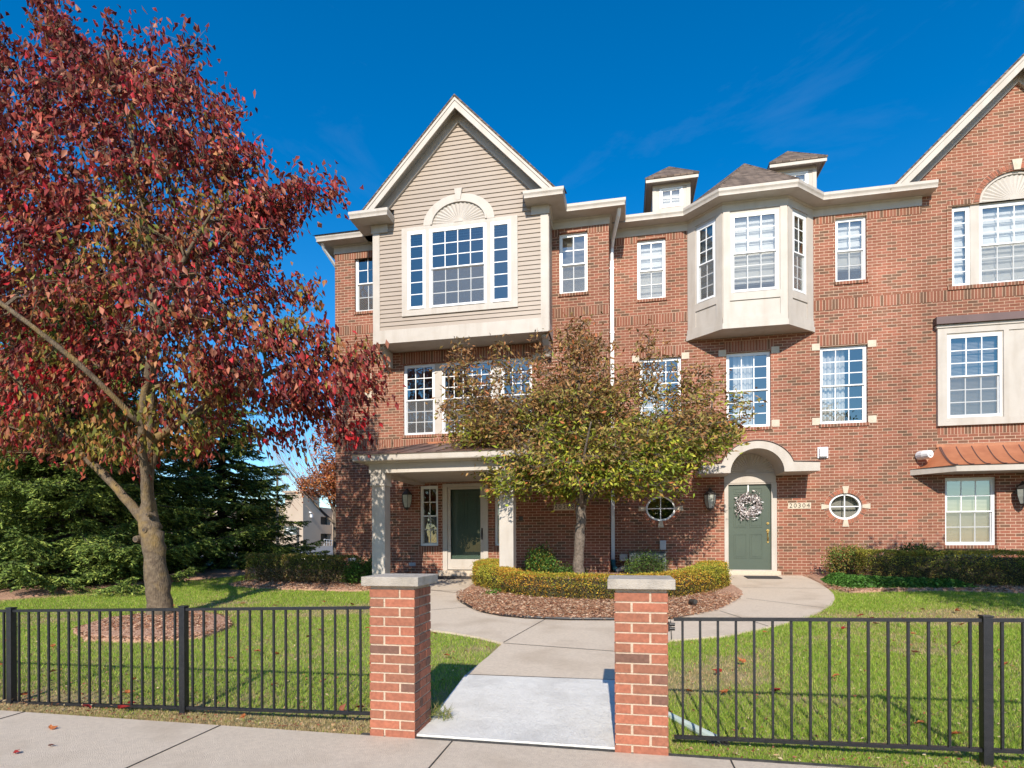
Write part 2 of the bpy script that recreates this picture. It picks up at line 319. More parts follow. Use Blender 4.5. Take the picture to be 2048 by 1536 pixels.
# ---------------------------------------------------------------- leaf meshes (numpy)
def rawmesh(name, V, F, tint, mat, parent=None, at=(0, 0, 0), **kw):
    """V (N,3), F (M,k) int, tint (N,3)"""
    base = np.array(wloc(parent)) if parent is not None else np.array(at, float)
    k = F.shape[1]; me = bpy.data.meshes.new(name)
    me.vertices.add(len(V)); me.vertices.foreach_set('co', (V-base).astype(np.float32).ravel())
    me.loops.add(F.size); me.loops.foreach_set('vertex_index', F.astype(np.int32).ravel())
    me.polygons.add(len(F)); me.polygons.foreach_set('loop_start', np.arange(0, F.size, k, dtype=np.int32))
    me.update(calc_edges=True)
    a = me.attributes.new('tint', 'FLOAT_COLOR', 'POINT')
    a.data.foreach_set('color', np.concatenate([tint, np.ones((len(tint), 1))], 1).astype(np.float32).ravel())
    me.materials.append(mat); o = bpy.data.objects.new(name, me); COL.objects.link(o)
    if parent is not None: o.parent = parent
    else: o.location = tuple(base)
    setp(o, **kw)
    return o
def unit(a): return a/np.maximum(np.linalg.norm(a, axis=1, keepdims=True), 1e-9)
def leaves(C, D, Ln, Wd, col, fold=0.25, nrm=None):
    """folded diamond leaves: centre C, axis D, returns V, F, tint"""
    n = len(C); D = unit(D); up = nrm if nrm is not None else rng.normal(size=(n, 3)); S = unit(np.cross(D, up)); N = np.cross(S, D)
    Ln = np.broadcast_to(Ln, n)[:, None]; Wd = np.broadcast_to(Wd, n)[:, None]
    b = C-D*Ln/2; t = C+D*Ln/2; l = C-D*Ln*0.08+S*Wd/2+N*Wd*fold; r = C-D*Ln*0.08-S*Wd/2+N*Wd*fold
    V = np.stack([b, l, t, r], 1).reshape(-1, 3); i = np.arange(n)[:, None]*4
    F = np.concatenate([i+np.array([[0, 1, 2]]), i+np.array([[0, 2, 3]])], 0)
    return V, F, np.repeat(col, 4, 0)
def palette(n, cols, wts, jit=0.15):
    cols = np.array(cols); k = rng.choice(len(cols), n, p=np.array(wts)/sum(wts))
    return np.clip(cols[k]*(1+rng.normal(size=(n, 1))*jit), 0.004, 0.9)
def inpoly(P, x, y):
    P = np.array(P); n = len(P); c = np.zeros(len(x), bool); j = n-1
    for i in range(n):
        xi, yi = P[i]; xj, yj = P[j]
        hit = ((yi > y) != (yj > y)) & (x < (xj-xi)*(y-yi)/(yj-yi+1e-12)+xi); c ^= hit; j = i
    return c
def edgedist(P, x, y):
    P = np.array(P, float); d = np.full(len(x), 1e9)
    for i in range(len(P)):
        a = P[i-1]; b = P[i]; ab = b-a; t = np.clip(((x-a[0])*ab[0]+(y-a[1])*ab[1])/(ab@ab+1e-12), 0, 1)
        d = np.minimum(d, np.hypot(x-a[0]-t*ab[0], y-a[1]-t*ab[1]))
    return d
def vnoise(X, s=1.0, seed=0):
    r = np.random.default_rng(seed); o = np.zeros(len(X))
    for k in range(6):
        d = r.normal(size=3); d /= np.linalg.norm(d); o += np.sin((X@d)*s*(1+0.5*k)+r.uniform(0, 6.28))
    return o/6
#---SETTING---
# ---------------------------------------------------------------- ground
g = MB(); ys = [-60, -20, -6, 0.6, 4.2, 6, 8, 10, 12, 14.2, 20, 30, 60, 120, 260, 600]; xs = [-500, -120, -40, -14, -6, 0, 6, 14, 40, 120, 500]
def groundz(x, y): return gz(y)-(0.12 if y < 0.7 else 0.0)
for i in range(len(xs)-1):
    for j in range(len(ys)-1):
        a, b, c, d = xs[i], xs[i+1], ys[j], ys[j+1]
        g.poly([(a, c, groundz(a, c)), (b, c, groundz(b, c)), (b, d, groundz(b, d)), (a, d, groundz(a, d))])
g.build('ground', M['soil'], kind='structure', fix=False)
def sheet(name, pts, mat, dz, th=0.1, zf=None):
    zf = zf or (lambda x, y: gz(y))
    m = MB(); m.slab(pts, lambda x, y: zf(x, y)-th, lambda x, y: zf(x, y)+dz); return m.build(name, mat, kind='structure')
sheet('road', [(-120, -9), (120, -9), (120, 0.5), (-120, 0.5)], M['asphalt'], 0.004, zf=lambda x, y: -0.12)
sheet('kerb', [(-120, 0.5), (120, 0.5), (120, 0.68), (-120, 0.68)], M['newconc'], 0.004, 0.3, zf=lambda x, y: 0.0)
sheet('sidewalk', [(-40, 2.1), (40, 2.1), (40, 3.83), (-40, 3.83)], M['conc'], 0.012)
jm = MB()
for x in np.arange(-29.1, 30, 1.86): jm.box(x-0.0045, x+0.0045, 2.1, 3.83, 0.010, 0.0165)
jm.box(-1.9, 2.0, 3.832, 3.868, -0.05, 0.016)
jm.build('pavement_joint', M['joint'], kind='structure')
sheet('entry_slab', [(-1.49, 3.868), (-0.03, 3.868), (-0.03, 4.25), (-0.03, 5.45), (-1.56, 5.41), (-1.50, 4.25)], M['newconc'], 0.03)
walk = [(-1.56, 5.425), (0.02, 5.465), (0.06, 6.5), (0.54, 7.21), (1.24, 7.54), (2.09, 8.36), (2.62, 8.95), (2.95, 9.48), (3.32, 10.1), (3.58, 10.75), (3.76, 11.35), (3.87, 11.99), (3.98, 12.8), (4.03, 13.6), (4.03, 14.19),
        (-5.4, 14.19), (-5.35, 11.7), (-4.6, 11.5), (-4.42, 10.6), (-4.05, 9.4), (-3.55, 8.3), (-2.95, 7.6), (-2.58, 7.38), (-2.31, 7.29), (-1.84, 7.06), (-1.47, 6.78), (-1.50, 6.18)]
def fanpoly(mb, pts, zf, dz):
    cx = -0.6; cy = 9.5
    for i in range(len(pts)):
        a = pts[i]; b = pts[(i+1) % len(pts)]
        mb.poly([(cx, cy, zf(cy)+dz), (a[0], a[1], zf(a[1])+dz), (b[0], b[1], zf(b[1])+dz)])
        mb.poly([(a[0], a[1], zf(a[1])+dz), (b[0], b[1], zf(b[1])+dz), (b[0], b[1], zf(b[1])-0.1), (a[0], a[1], zf(a[1])-0.1)])
wm = MB(); fanpoly(wm, walk, gz, 0.026); wm.build('walkway', M['conc'], kind='structure', fix=False)
jj = MB()
def groove(a, b, w=0.006):
    d = Vector((b[0]-a[0], b[1]-a[1])); n = Vector((-d.y, d.x)).normalized()*w
    q = [(a[0]+n.x, a[1]+n.y), (a[0]-n.x, a[1]-n.y), (b[0]-n.x, b[1]-n.y), (b[0]+n.x, b[1]+n.y)]
    jj.poly([(x, y, gz(y)+0.030) for x, y in q])
for a, b in (((-1.56, 5.43), (0.02, 5.46)), ((-1.47, 6.80), (-1.15, 8.38)), ((-1.46, 6.76), (0.05, 6.52)), ((0.56, 7.22), (0.64, 8.42)), ((1.9, 8.2), (1.45, 9.3)), ((3.1, 9.75), (2.1, 10.6)), ((3.85, 12.0), (2.3, 12.0)), ((-3.7, 8.5), (-2.6, 9.2)), ((-4.5, 11.0), (-3.3, 11.1))): groove(a, b)
jj.build('walkway_joint', M['joint'], kind='structure', fix=False)
# mulch beds
bed = [(-3.30, 11.6), (-3.22, 10.66), (-2.94, 9.8), (-2.27, 8.75), (-1.9, 8.48), (-1.47, 8.32), (-0.8, 8.27), (-0.15, 8.34), (0.64, 8.5), (1.38, 9.3), (1.85, 10.2), (2.19, 11.19), (2.26, 11.84), (2.18, 12.6), (2.1, 13.2), (2.1, 14.19), (-3.2, 14.19), (-3.28, 12.6)]
ring = [(-7.95, 7.4), (-7.7, 6.65), (-7.0, 6.22), (-6.0, 6.25), (-5.5, 6.6), (-5.6, 7.25), (-6.1, 7.8), (-6.9, 8.15), (-7.6, 8.0)]
lbed = [(-8.9, 11.4), (-7.9, 11.05), (-6.8, 10.9), (-5.5, 10.8), (-4.95, 11.2), (-5.3, 11.8), (-5.4, 14.2), (-8.9, 14.2)]
rbed = [(4.06, 13.9), (3.90, 12.1), (4.1, 11.5), (4.9, 11.75), (5.9, 11.9), (6.97, 11.7), (8.4, 11.7), (11.2, 11.6), (11.2, 14.3), (4.06, 14.3)]
sbed = [(-30, 7.6), (-14.5, 8.3), (-12.3, 8.75), (-11.8, 9.7), (-11.6, 10.7), (-11.0, 11.5), (-10.0, 13.2), (-9.6, 16), (-10.5, 19.5), (-30, 19.5)]
def rough(P, a=0.035):
    Q = []
    for i in range(len(P)):
        p, q = P[i], P[(i+1) % len(P)]; n = max(1, int(math.hypot(q[0]-p[0], q[1]-p[1])/0.12))
        for k in range(n): Q.append((p[0]+(q[0]-p[0])*k/n+rng.normal()*a*0.5, p[1]+(q[1]-p[1])*k/n+rng.normal()*a*0.5))
    return Q
def mound(name, P, h, label=None):
    P = rough(P)
    cx = sum(p[0] for p in P)/len(P); cy = sum(p[1] for p in P)/len(P); m = MB(); ringz = [(1.0, -0.03), (0.985, 0.035), (0.93, 0.06+h*0.3), (0.75, 0.05+h*0.75), (0.4, 0.05+h), (0.01, 0.05+h)]
    prev = None
    for s, z in ringz:
        cur = [(cx+(p[0]-cx)*s, cy+(p[1]-cy)*s, gz(cy+(p[1]-cy)*s)+z) for p in P]
        if prev:
            for i in range(len(P)):
                j = (i+1) % len(P); m.poly([prev[i], prev[j], cur[j], cur[i]])
        prev = cur
    o = m.build(name, M['mulch'], kind='structure', fix=False); return o
def moundz(P, h, x, y):
    cx = sum(p[0] for p in P)/len(P); cy = sum(p[1] for p in P)/len(P)
    return gzv(y)+0.05+h*0.7
mound('mulch_bed', bed, 0.10); mound('mulch_ring', ring, 0.06); mound('mulch_bed', lbed, 0.05); mound('mulch_bed', rbed, 0.03); mound('mulch_ground', sbed, 0.0)
# bark chips
def chips(name, P, n, h, near=None):
    P = np.array(P); P = P.mean(0)+(P-P.mean(0))*1.012; x = rng.uniform(P[:, 0].min(), P[:, 0].max(), n); y = rng.uniform(P[:, 1].min(), P[:, 1].max(), n)
    if near: y = rng.triangular(P[:, 1].min(), P[:, 1].min()+0.2, near, n)
    k = inpoly(P, x, y); x = x[k]; y = y[k]; e = np.clip(edgedist(P, x, y)/0.45, 0, 1)
    # bark strips lie on the mound whose height follows the distance from its edge
    z = gzv(y)+0.05+h*0.85*e+rng.uniform(0, 0.02, len(x))
    D = rng.normal(size=(len(x), 3))*[1, 1, 0.3]
    col = palette(len(x), [(0.42, 0.21, 0.12), (0.56, 0.36, 0.24), (0.30, 0.135, 0.075), (0.66, 0.50, 0.36), (0.16, 0.07, 0.045)], [4, 4, 3, 2, 1.5])
    V, F, T = leaves(np.stack([x, y, z], 1), D, rng.uniform(0.02, 0.07, len(x)), rng.uniform(0.008, 0.02, len(x)), col, 0.5)
    return rawmesh(name, V, F, T, M['leaf'], kind='stuff', at=(float(x.mean()), float(y.mean()), 0.3), label='loose red brown bark chips covering the planting bed', cat='bark mulch')
c1 = chips('bark_chips', bed, 34000, 0.10, near=11.0); c1['label'] = 'loose bark chips round the curved clipped hedge between the two walks'
c2 = chips('bark_chips', ring, 9000, 0.06); c2['label'] = 'loose bark chips in the ring under the red maple'
c3 = chips('bark_chips', rbed, 9000, 0.03, near=12.6); c3['label'] = 'loose bark chips in front of the hedge on the right'
c4_ = chips('bark_chips', lbed, 7000, 0.05, near=12.2); c4_['label'] = 'loose bark chips below the brownish hedge left of the porch'
# parking lot far behind
sheet('parking_lot', [(-140, 24), (-9, 24), (-9, 200), (-140, 200)], M['asphalt'], 0.02)
sheet('lot_kerb', [(-140, 23.8), (-9, 23.8), (-9, 24), (-140, 24)], M['newconc'], 0.14)

#---HOUSES---
RY, LY, BY = 14.4, 13.7, 13.0
FR = ((0, RY), (1, 0), (0, -1)); FL = ((0, LY), (1, 0), (0, -1)); FB = ((0, BY), (1, 0), (0, -1))
def window(par, fr, u0, u1, z0, z1, cols, rt, rb, dress=None, rec=0.07, sill=True, screen=True, single=False, label=None, fw=0.045):
    m = MB(fr); a, b = -rec-0.05, -rec
    m.box(u0, u0+fw, a, b, z0, z1); m.box(u1-fw, u1, a, b, z0, z1); m.box(u0+fw, u1-fw, a, b, z1-fw, z1); m.box(u0+fw, u1-fw, a, b+0.012, z0, z0+fw)
    zm = (z0+z1)/2; s = 0.03; ia, ib = u0+fw, u1-fw
    gl = []
    def sash(p0, p1, o):
        m.box(ia, ia+s, o-0.03, o, p0, p1); m.box(ib-s, ib, o-0.03, o, p0, p1); m.box(ia+s, ib-s, o-0.03, o, p1-s, p1); m.box(ia+s, ib-s, o-0.03, o, p0, p0+s)
        gl.append((ia+s, ib-s, p0+s, p1-s, o-0.018))
    def grid(p, c, r):
        x0, x1, q0, q1, o = p; t = 0.0105
        for i in range(1, c): x = x0+(x1-x0)*i/c; m.box(x-t, x+t, o-0.004, o+0.006, q0, q1)
        for i in range(1, r): z = q0+(q1-q0)*i/r; m.box(x0, x1, o-0.004, o+0.0045, z-t, z+t)
    if single: sash(z0+fw, z1-fw, -rec-0.01); grid(gl[0], cols, rt)
    else:
        sash(zm-0.018, z1-fw, -rec-0.004); sash(z0+fw, zm+0.012, -rec-0.036); grid(gl[0], cols, rt); grid(gl[1], cols, rb)
    w_ = m.build('window', M['white'], par)
    if label: w_['label'] = label
    g_ = MB(fr)
    for x0, x1, q0, q1, o in gl: g_.poly([(x0, o, q0), (x1, o, q0), (x1, o, q1), (x0, o, q1)])
    g_.build('glass', M['glass'], w_, fix=False)
    if screen and not single:
        x0, x1, q0, q1, o = gl[1]; sc = MB(fr); sc.poly([(x0-0.02, -rec-0.008, q0-0.02), (x1+0.02, -rec-0.008, q0-0.02), (x1+0.02, -rec-0.008, q1), (x0-0.02, -rec-0.008, q1)])
        sc.build('insect_screen', M['screen'], w_, fix=False)
    o = -rec-0.14
    if dress:
        d = MB(fr); kind = dress[0]
        if kind == 'shade':      # roman shade with soft folds
            lo = dress[1]; zz = z1-0.03; k = 0
            while zz > lo:
                z2 = max(lo, zz-0.21); d.poly([(ia, o, zz), (ib, o, zz), (ib, o+0.045, z2+0.03), (ia, o+0.045, z2+0.03)]); d.poly([(ia, o+0.045, z2+0.03), (ib, o+0.045, z2+0.03), (ib, o, z2), (ia, o, z2)]); zz = z2
            d.build('roman_shade', M['shade'], w_, fix=False)
        elif kind == 'curtain':
            n = 60; a0, a1 = dress[1], dress[2]; pts = []
            for i in range(n+1):
                t = i/n; u = ia+(ib-ia)*(a0+(a1-a0)*t); pts.append((u, o-0.03+0.025*math.sin(t*(a1-a0)*55)+0.008*math.sin(t*91)))
            for i in range(n): d.poly([(pts[i][0], pts[i][1], z0), (pts[i+1][0], pts[i+1][1], z0), (pts[i+1][0], pts[i+1][1], z1), (pts[i][0], pts[i][1], z1)])
            d.build('sheer_curtain', M['curtain'], w_, fix=False)
        elif kind == 'blinds':
            zz = z1-0.05; lo = dress[1]
            while zz > lo: d.poly([(ia, o, zz), (ib, o, zz), (ib, o+0.02, zz-0.024), (ia, o+0.02, zz-0.024)]); zz -= 0.030
            d.build('blinds', M[dress[2]], w_, fix=False)
    if sill:
        sl = MB(fr); sl.box(u0-0.03, u1+0.03, -0.02, 0.028, z0-0.075, z0-0.004); sl.build('sill', M['soldier'], w_)
    return w_
def soldier(par, fr, u0, u1, z0, z1, name='soldier_course', pr=0.004):
    m = MB(fr); m.box(u0, u1, -0.02, pr, z0, z1); m.build(name, M['soldier'], par)
def hline(m, fr_o, u0, u1, z): pass
def fan(par, fr, cx, cz, a, b, o0, n=22, mat='trim'):
    """pleated sunburst half-round"""
    m = MB(fr); A = ell(cx, cz, a, b, 0, math.pi, 2*n); r0 = 0.10
    for i in range(2*n):
        p, q = A[i], A[i+1]; op = o0+(0.022 if i % 2 else 0.0); oq = o0+(0.0 if i % 2 else 0.022)
        pi_ = (cx+(p[0]-cx)*r0, cz+(p[1]-cz)*r0); qi = (cx+(q[0]-cx)*r0, cz+(q[1]-cz)*r0)
        m.poly([(pi_[0], o0+0.004, pi_[1]), (p[0], op, p[1]), (q[0], oq, q[1]), (qi[0], o0+0.004, qi[1])])
    m.prism(ell(cx, cz, 0.11, 0.085, 0, math.pi, 10), o0, o0+0.03)
    m.build('sunburst_panel', M[mat], par, fix=False)
def ringband(m, cx, cz, a0, b0, a1, b1, t0, t1, n, o0, o1):
    A = ell(cx, cz, a0, b0, t0, t1, n); B = ell(cx, cz, a1, b1, t0, t1, n)
    for i in range(n):
        m.add([(A[i][0], o1, A[i][1]), (A[i+1][0], o1, A[i+1][1]), (B[i+1][0], o1, B[i+1][1]), (B[i][0], o1, B[i][1]),
               (A[i][0], o0, A[i][1]), (A[i+1][0], o0, A[i+1][1]), (B[i+1][0], o0, B[i+1][1]), (B[i][0], o0, B[i][1])],
              [(0, 1, 2, 3), (0, 4, 5, 1), (3, 2, 6, 7)]+([(0, 3, 7, 4)] if i == 0 else [])+([(1, 5, 6, 2)] if i == n-1 else []))
def brickring(par, fr, cx, cz, a0, b0, a1, b1, t0, t1, n, skip=()):
    m = MB(fr); ringband(m, cx, cz, a0, b0, a1, b1, t0, t1, max(24, n), -0.05, 0.006); base = m.build('brick_ring', M['mortar'], par)
    k = MB(fr); g_ = 0.055
    for i in range(n):
        s = t0+(t1-t0)*(i+g_)/n; e = t0+(t1-t0)*(i+1-g_)/n; mid = (s+e)/2
        ringband(k, cx, cz, a0+0.004, b0+0.004, a1-0.006, b1-0.006, s, e, 2, 0.0, 0.013)
    k.build('brick', M['pbrick'], base); return base
def ringfill(m, x0, x1, z0, z1, cx, cz, a, b, t0, t1, o=0.0, rev=0.12):
    ts = sorted(set([t0+(t1-t0)*i/40 for i in range(41)]+[t for t in [math.atan2(z-cz, x-cx) % (2*math.pi) for x in (x0, x1) for z in (z0, z1)] if t0 <= t <= t1]))
    def outp(t):
        dx, dz = math.cos(t), math.sin(t); k = 1e9
        if dx > 1e-9: k = min(k, (x1-cx)/dx)
        if dx < -1e-9: k = min(k, (x0-cx)/dx)
        if dz > 1e-9: k = min(k, (z1-cz)/dz)
        if dz < -1e-9: k = min(k, (z0-cz)/dz)
        return (cx+dx*k, cz+dz*k)
    def inp(t):
        dx, dz = math.cos(t), math.sin(t); k = 1/math.sqrt((dx/a)**2+(dz/b)**2); return (cx+dx*k, cz+dz*k)
    for i in range(len(ts)-1):
        p, q, r, s = inp(ts[i]), inp(ts[i+1]), outp(ts[i+1]), outp(ts[i])
        m.poly([(p[0], o, p[1]), (q[0], o, q[1]), (r[0], o, r[1]), (s[0], o, s[1])])
        m.poly([(p[0], o, p[1]), (q[0], o, q[1]), (q[0], o-rev, q[1]), (p[0], o-rev, p[1])])
def ovalwin(par, fr, cx, cz, a, b, dress=False):
    m = MB(fr); ringband(m, cx, cz, a-0.045, b-0.045, a, b, 0, 2*math.pi, 48, -0.10, -0.03)
    m.box(cx-0.011, cx+0.011, -0.09, -0.05, cz-b+0.03, cz+b-0.03); m.box(cx-a+0.03, cx+a-0.03, -0.09, -0.052, cz-0.011, cz+0.011)
    w_ = m.build('oval_window', M['white'], par); g_ = MB(fr); g_.poly([(x, -0.07, z) for x, z in ell(cx, cz, a-0.03, b-0.03, 0, 2*math.pi, 40)[:-1]])
    g_.build('glass', M['glass'], w_, fix=False)
    if dress:
        d = MB(fr); d.poly([(cx-a, -0.2, cz-b), (cx+a, -0.2, cz-b), (cx+a, -0.2, cz+b), (cx-a, -0.2, cz+b)]); d.build('blinds', M['pale'], w_, fix=False)
    brickring(par, fr, cx, cz, a+0.004, b+0.004, a+0.115, b+0.105, 0, 2*math.pi, 34, [(0, 0.10), (math.pi/2, 0.12), (math.pi, 0.10), (3*math.pi/2, 0.12)])
    for t in range(4):
        k = MB(fr)
        if t % 2 == 0:
            s = 1 if t == 0 else -1; k.prism([(cx+s*(a+0.0), cz-0.035), (cx+s*(a+0.17), cz-0.065), (cx+s*(a+0.17), cz+0.065), (cx+s*(a+0.0), cz+0.035)], -0.02, 0.02)
        else:
            s = 1 if t == 1 else -1; k.prism([(cx-0.04, cz+s*b), (cx+0.04, cz+s*b), (cx+0.07, cz+s*(b+0.165)), (cx-0.07, cz+s*(b+0.165))], -0.02, 0.02)
        k.build('keystone', M['stone'], par)
def stones(par, fr, lst):
    for u0, z0, u1, z1 in lst:
        m = MB(fr); m.box(u0, u1, -0.02, 0.014, z0, z1); m.build('stone_block', M['stone'], par, bevel=0.004)
def lantern(par, fr, u, zc):
    x = fr[0][0]+u*fr[1][0]; y = fr[0][1]-0.17
    m = MB(); k_ = 1.28
    sc = lambda P: [(r*k_, z*1.12) for r, z in P]
    m.tube([(x, y+0.17, zc+0.14), (x, y+0.15, zc+0.26), (x, y+0.06, zc+0.33), (x, y, zc+0.30)], 0.012, 6)
    m.lathe((x, y, zc), sc([(0.105, 0.14), (0.112, 0.155), (0.08, 0.20), (0.045, 0.235), (0.03, 0.25), (0.035, 0.265), (0.012, 0.29)]), 6)
    m.lathe((x, y, zc), sc([(0.012, -0.20), (0.03, -0.175), (0.055, -0.155), (0.062, -0.14)]), 6)
    m.lathe((x, y+0.168, zc+0.12), [(0.055, -0.05), (0.06, 0.0), (0.055, 0.05)], 10)
    for i in range(6):
        t = math.pi*2*i/6; m.tube([(x+0.137*math.cos(t), y+0.137*math.sin(t), zc+0.162), (x+0.125*math.cos(t), y+0.125*math.sin(t), zc), (x+0.077*math.cos(t), y+0.077*math.sin(t), zc-0.162)], 0.006, 4)
    l = m.build('wall_lantern', M['dark'], par)
    g_ = MB(); g_.lathe((x, y, zc), sc([(0.058, -0.143), (0.094, 0.0), (0.102, 0.142)]), 6); g_.build('lamp_glass', M['lampglass'], l)
def text(par, body, x, y, z, size, mat):
    cu = bpy.data.curves.new('numerals', 'FONT'); cu.body = body; cu.size = size; cu.align_x = 'CENTER'; cu.align_y = 'CENTER'; cu.extrude = 0.002; cu.space_character = 1.25; cu.resolution_u = 2
    o = bpy.data.objects.new('tmp', cu); dg = bpy.context.evaluated_depsgraph_get(); COL.objects.link(o); dg.update()
    me = bpy.data.meshes.new_from_object(o.evaluated_get(dg)); bpy.data.objects.remove(o)
    me.transform(Matrix.Translation(Vector((x, y, z))-wloc(par)) @ Matrix.Rotation(R_(90), 4, 'X')); me.materials.clear(); me.materials.append(mat)
    t = bpy.data.objects.new('house_number', me); COL.objects.link(t); t.parent = par
def plaque(par, fr, u0, u1, z0, z1, body):
    m = MB(fr); m.box(u0, u1, -0.02, 0.012, z0, z1); p = m.build('number_plaque', M['stone'], par, bevel=0.003)
    p['label'] = 'stone plaque reading '+body
    text(p, body, fr[0][0]+(u0+u1)/2, fr[0][1]-0.0145, (z0+z1)/2, (z1-z0)*1.05, M['lettering'])
GUT = lambda oh: [(oh-0.12, 9.22), (oh-0.03, 9.21), (oh-0.02, 9.26), (oh+0.0, 9.30), (oh+0.0, 9.36), (oh-0.015, 9.36), (oh-0.02, 9.33), (oh-0.12, 9.33)]
def eaves(par, path, oh=0.36, fz=None):
    m = MB(); m.sweep(path, GUT(oh)); m.build('gutter', M['trim'], par)
    m = MB(); m.sweep(path, [(-0.02, 9.2), (oh-0.02, 9.2), (oh-0.02, 9.222), (oh-0.125, 9.224), (oh-0.125, 9.34), (-0.02, 9.34)]); m.build('soffit', M['trim'], par)
    m = MB(); m.sweep(fz or path, [(-0.02, 9.0), (0.022, 9.0), (0.022, 9.16), (0.05, 9.175), (0.06, 9.198), (-0.02, 9.198)]); m.build('frieze_board', M['trim'], par)
def gable(par, cx, apex, sl, yf, yw, yb, foot_z, siding):
    """roof over a front gable with rake boards; yf = fascia plane, yw = wall plane"""
    dx = (apex-foot_z)/sl; c = 1/math.sqrt(1+sl*sl)
    r = MB(); th = 0.035
    for s in (-1, 1):
        r.prism([(cx, apex), (cx+s*dx, foot_z), (cx+s*dx, foot_z-th/c*0.9), (cx, apex-th/c)], yf-0.03, yb)
    ro = r.build('roof', M['shingle'], par, label='steep gable roof edge')
    f = MB()
    def strip(o0, o1, v0, v1):
        for s in (-1, 1): f.prism([(cx, apex-v0), (cx+s*(apex-v0-foot_z)/sl, foot_z), (cx+s*(apex-v1-foot_z)/sl, foot_z), (cx, apex-v1)], o0, o1)
    strip(yf, yf+0.03, 0.052, 0.30); strip(yf-0.016, yf-0.001, 0.05, 0.13)      # fascia with moulding
    strip(yf+0.03, yw, 0.14, 0.16)                                            # soffit under the rake
    strip(yw-0.045, yw-0.001, 0.165, 0.46); strip(yw-0.065, yw-0.045, 0.40, 0.455)     # frieze on the wall
    f.build('rake_board', M['trim'], ro)
    return dx
# ======================= left townhouse
H1 = thing('townhouse', (-3.9, 14.2, 0.5), 'red brick townhouse on the left numbered 20308, with tan gabled bay and white columned porch', 'townhouse')
holesL = [(-6.91, -6.25, 7.44, 8.96), (-5.80, -2.0, 6.7, 8.95), (-1.54, -0.86, 7.43, 8.90), (-5.57, -2.22, 4.16, 5.97), (-5.14, -4.65, 1.32, 2.85), (-3.18, -2.69, 1.32, 2.85), (-4.52, -3.34, 0.70, 2.88)]
m = MB(FL); m.wall(-7.47, -0.35, 0.3, 9.25, holesL); m.poly([(-7.47, 0, 0.3), (-7.47, -12, 0.3), (-7.47, -12, 9.25), (-7.47, 0, 9.25)])
m.poly([(-0.35, 0, 0.3), (-0.35, -0.69, 0.3), (-0.35, -0.69, 9.25), (-0.35, 0, 9.25)]); m.poly([(-7.47, -12, 0.3), (-0.35, -12, 0.3), (-0.35, -12, 9.25), (-7.47, -12, 9.25)])
m.build('wall', M['brick'], H1, fix=False)
m = MB(); 
for z in (0.55, 3.35, 6.4): m.box(-7.3, -0.5, LY+0.3, LY+11.8, z-0.1, z)
for z in (0.55, 3.35, 6.4): m.box(-7.3, -0.5, LY+4.0, LY+4.1, z+0.001, z+2.78)
m.build('floor_slab', M['darkin'], H1)
m = MB(); m.box(-7.46, -0.36, LY+0.01, LY+11.9, 9.26, 9.33); m.build('ceiling', M['darkin'], H1)
for a, b in ((-7.47, -6.06), (-1.71, -1.54), (-0.86, -0.352)): soldier(H1, FL, a, b, 8.83, 9.0)
soldier(H1, FL, -1.7, -0.352, 6.86, 7.08); soldier(H1, FL, -7.468, -5.63, 3.86, 4.07); soldier(H1, FL, -5.63, -0.352, 3.86, 4.05); soldier(H1, FL, -5.64, -2.15, 5.99, 6.27, pr=0.006); soldier(H1, FL, -7.468, -6.07, 6.86, 7.08)
for a in (-5.18, -3.22): soldier(H1, FL, a, a+0.57, 1.10, 1.30)
stones(H1, FL, [(-6.63, 6.07, -6.44, 6.24), (-6.63, 5.62, -6.44, 5.80), (-6.63, 5.17, -6.44, 5.34), (-2.2, 5.87, -2.02, 6.03), (-2.2, 4.12, -2.02, 4.28)])
window(H1, FL, -6.91, -6.25, 7.44, 8.96, 2, 2, 2); window(H1, FL, -1.54, -0.86, 7.43, 8.90, 2, 2, 2, ('blinds', 7.5, 'pale'))
window(H1, FL, -5.57, -4.74, 4.16, 5.97, 3, 3, 3); window(H1, FL, -4.55, -3.21, 4.16, 5.97, 5, 3, 3); window(H1, FL, -3.01, -2.22, 4.16, 5.97, 3, 3, 3)
for a, b in ((-4.74, -4.55), (-3.21, -3.01)): m = MB(FL); m.box(a, b, -0.12, -0.05, 4.16, 5.97); m.build('mullion', M['trim'], H1)
window(H1, FL, -5.14, -4.65, 1.32, 2.85, 2, 2, 2, sill=False); window(H1, FL, -3.18, -2.69, 1.32, 2.85, 2, 2, 2, sill=False)
# storm door over a green panelled door
m = MB(FL); m.box(-4.52, -4.40, -0.1, 0.03, 0.70, 2.88); m.box(-3.46, -3.34, -0.1, 0.03, 0.70, 2.88); m.box(-4.40, -3.46, -0.1, 0.03, 2.80, 2.88)
dr = m.build('front_door', M['trim'], H1, label='green panelled door behind a glazed cream storm door')
m = MB(FL); m.box(-4.395, -4.32, -0.045, 0.0, 0.72, 2.795); m.box(-3.54, -3.465, -0.045, 0.0, 0.72, 2.795); m.box(-4.32, -3.54, -0.045, 0.0, 2.74, 2.795); m.box(-4.32, -3.54, -0.045, 0.0, 0.72, 0.98)
m.box(-4.28, -3.58, 0.0, 0.008, 0.76, 0.94); m.build('storm_door', M['trim'], dr)
m = MB(FL); m.poly([(-4.32, -0.02, 0.98), (-3.54, -0.02, 0.98), (-3.54, -0.02, 2.74), (-4.32, -0.02, 2.74)]); m.build('glass', M['stormglass'], dr, fix=False)
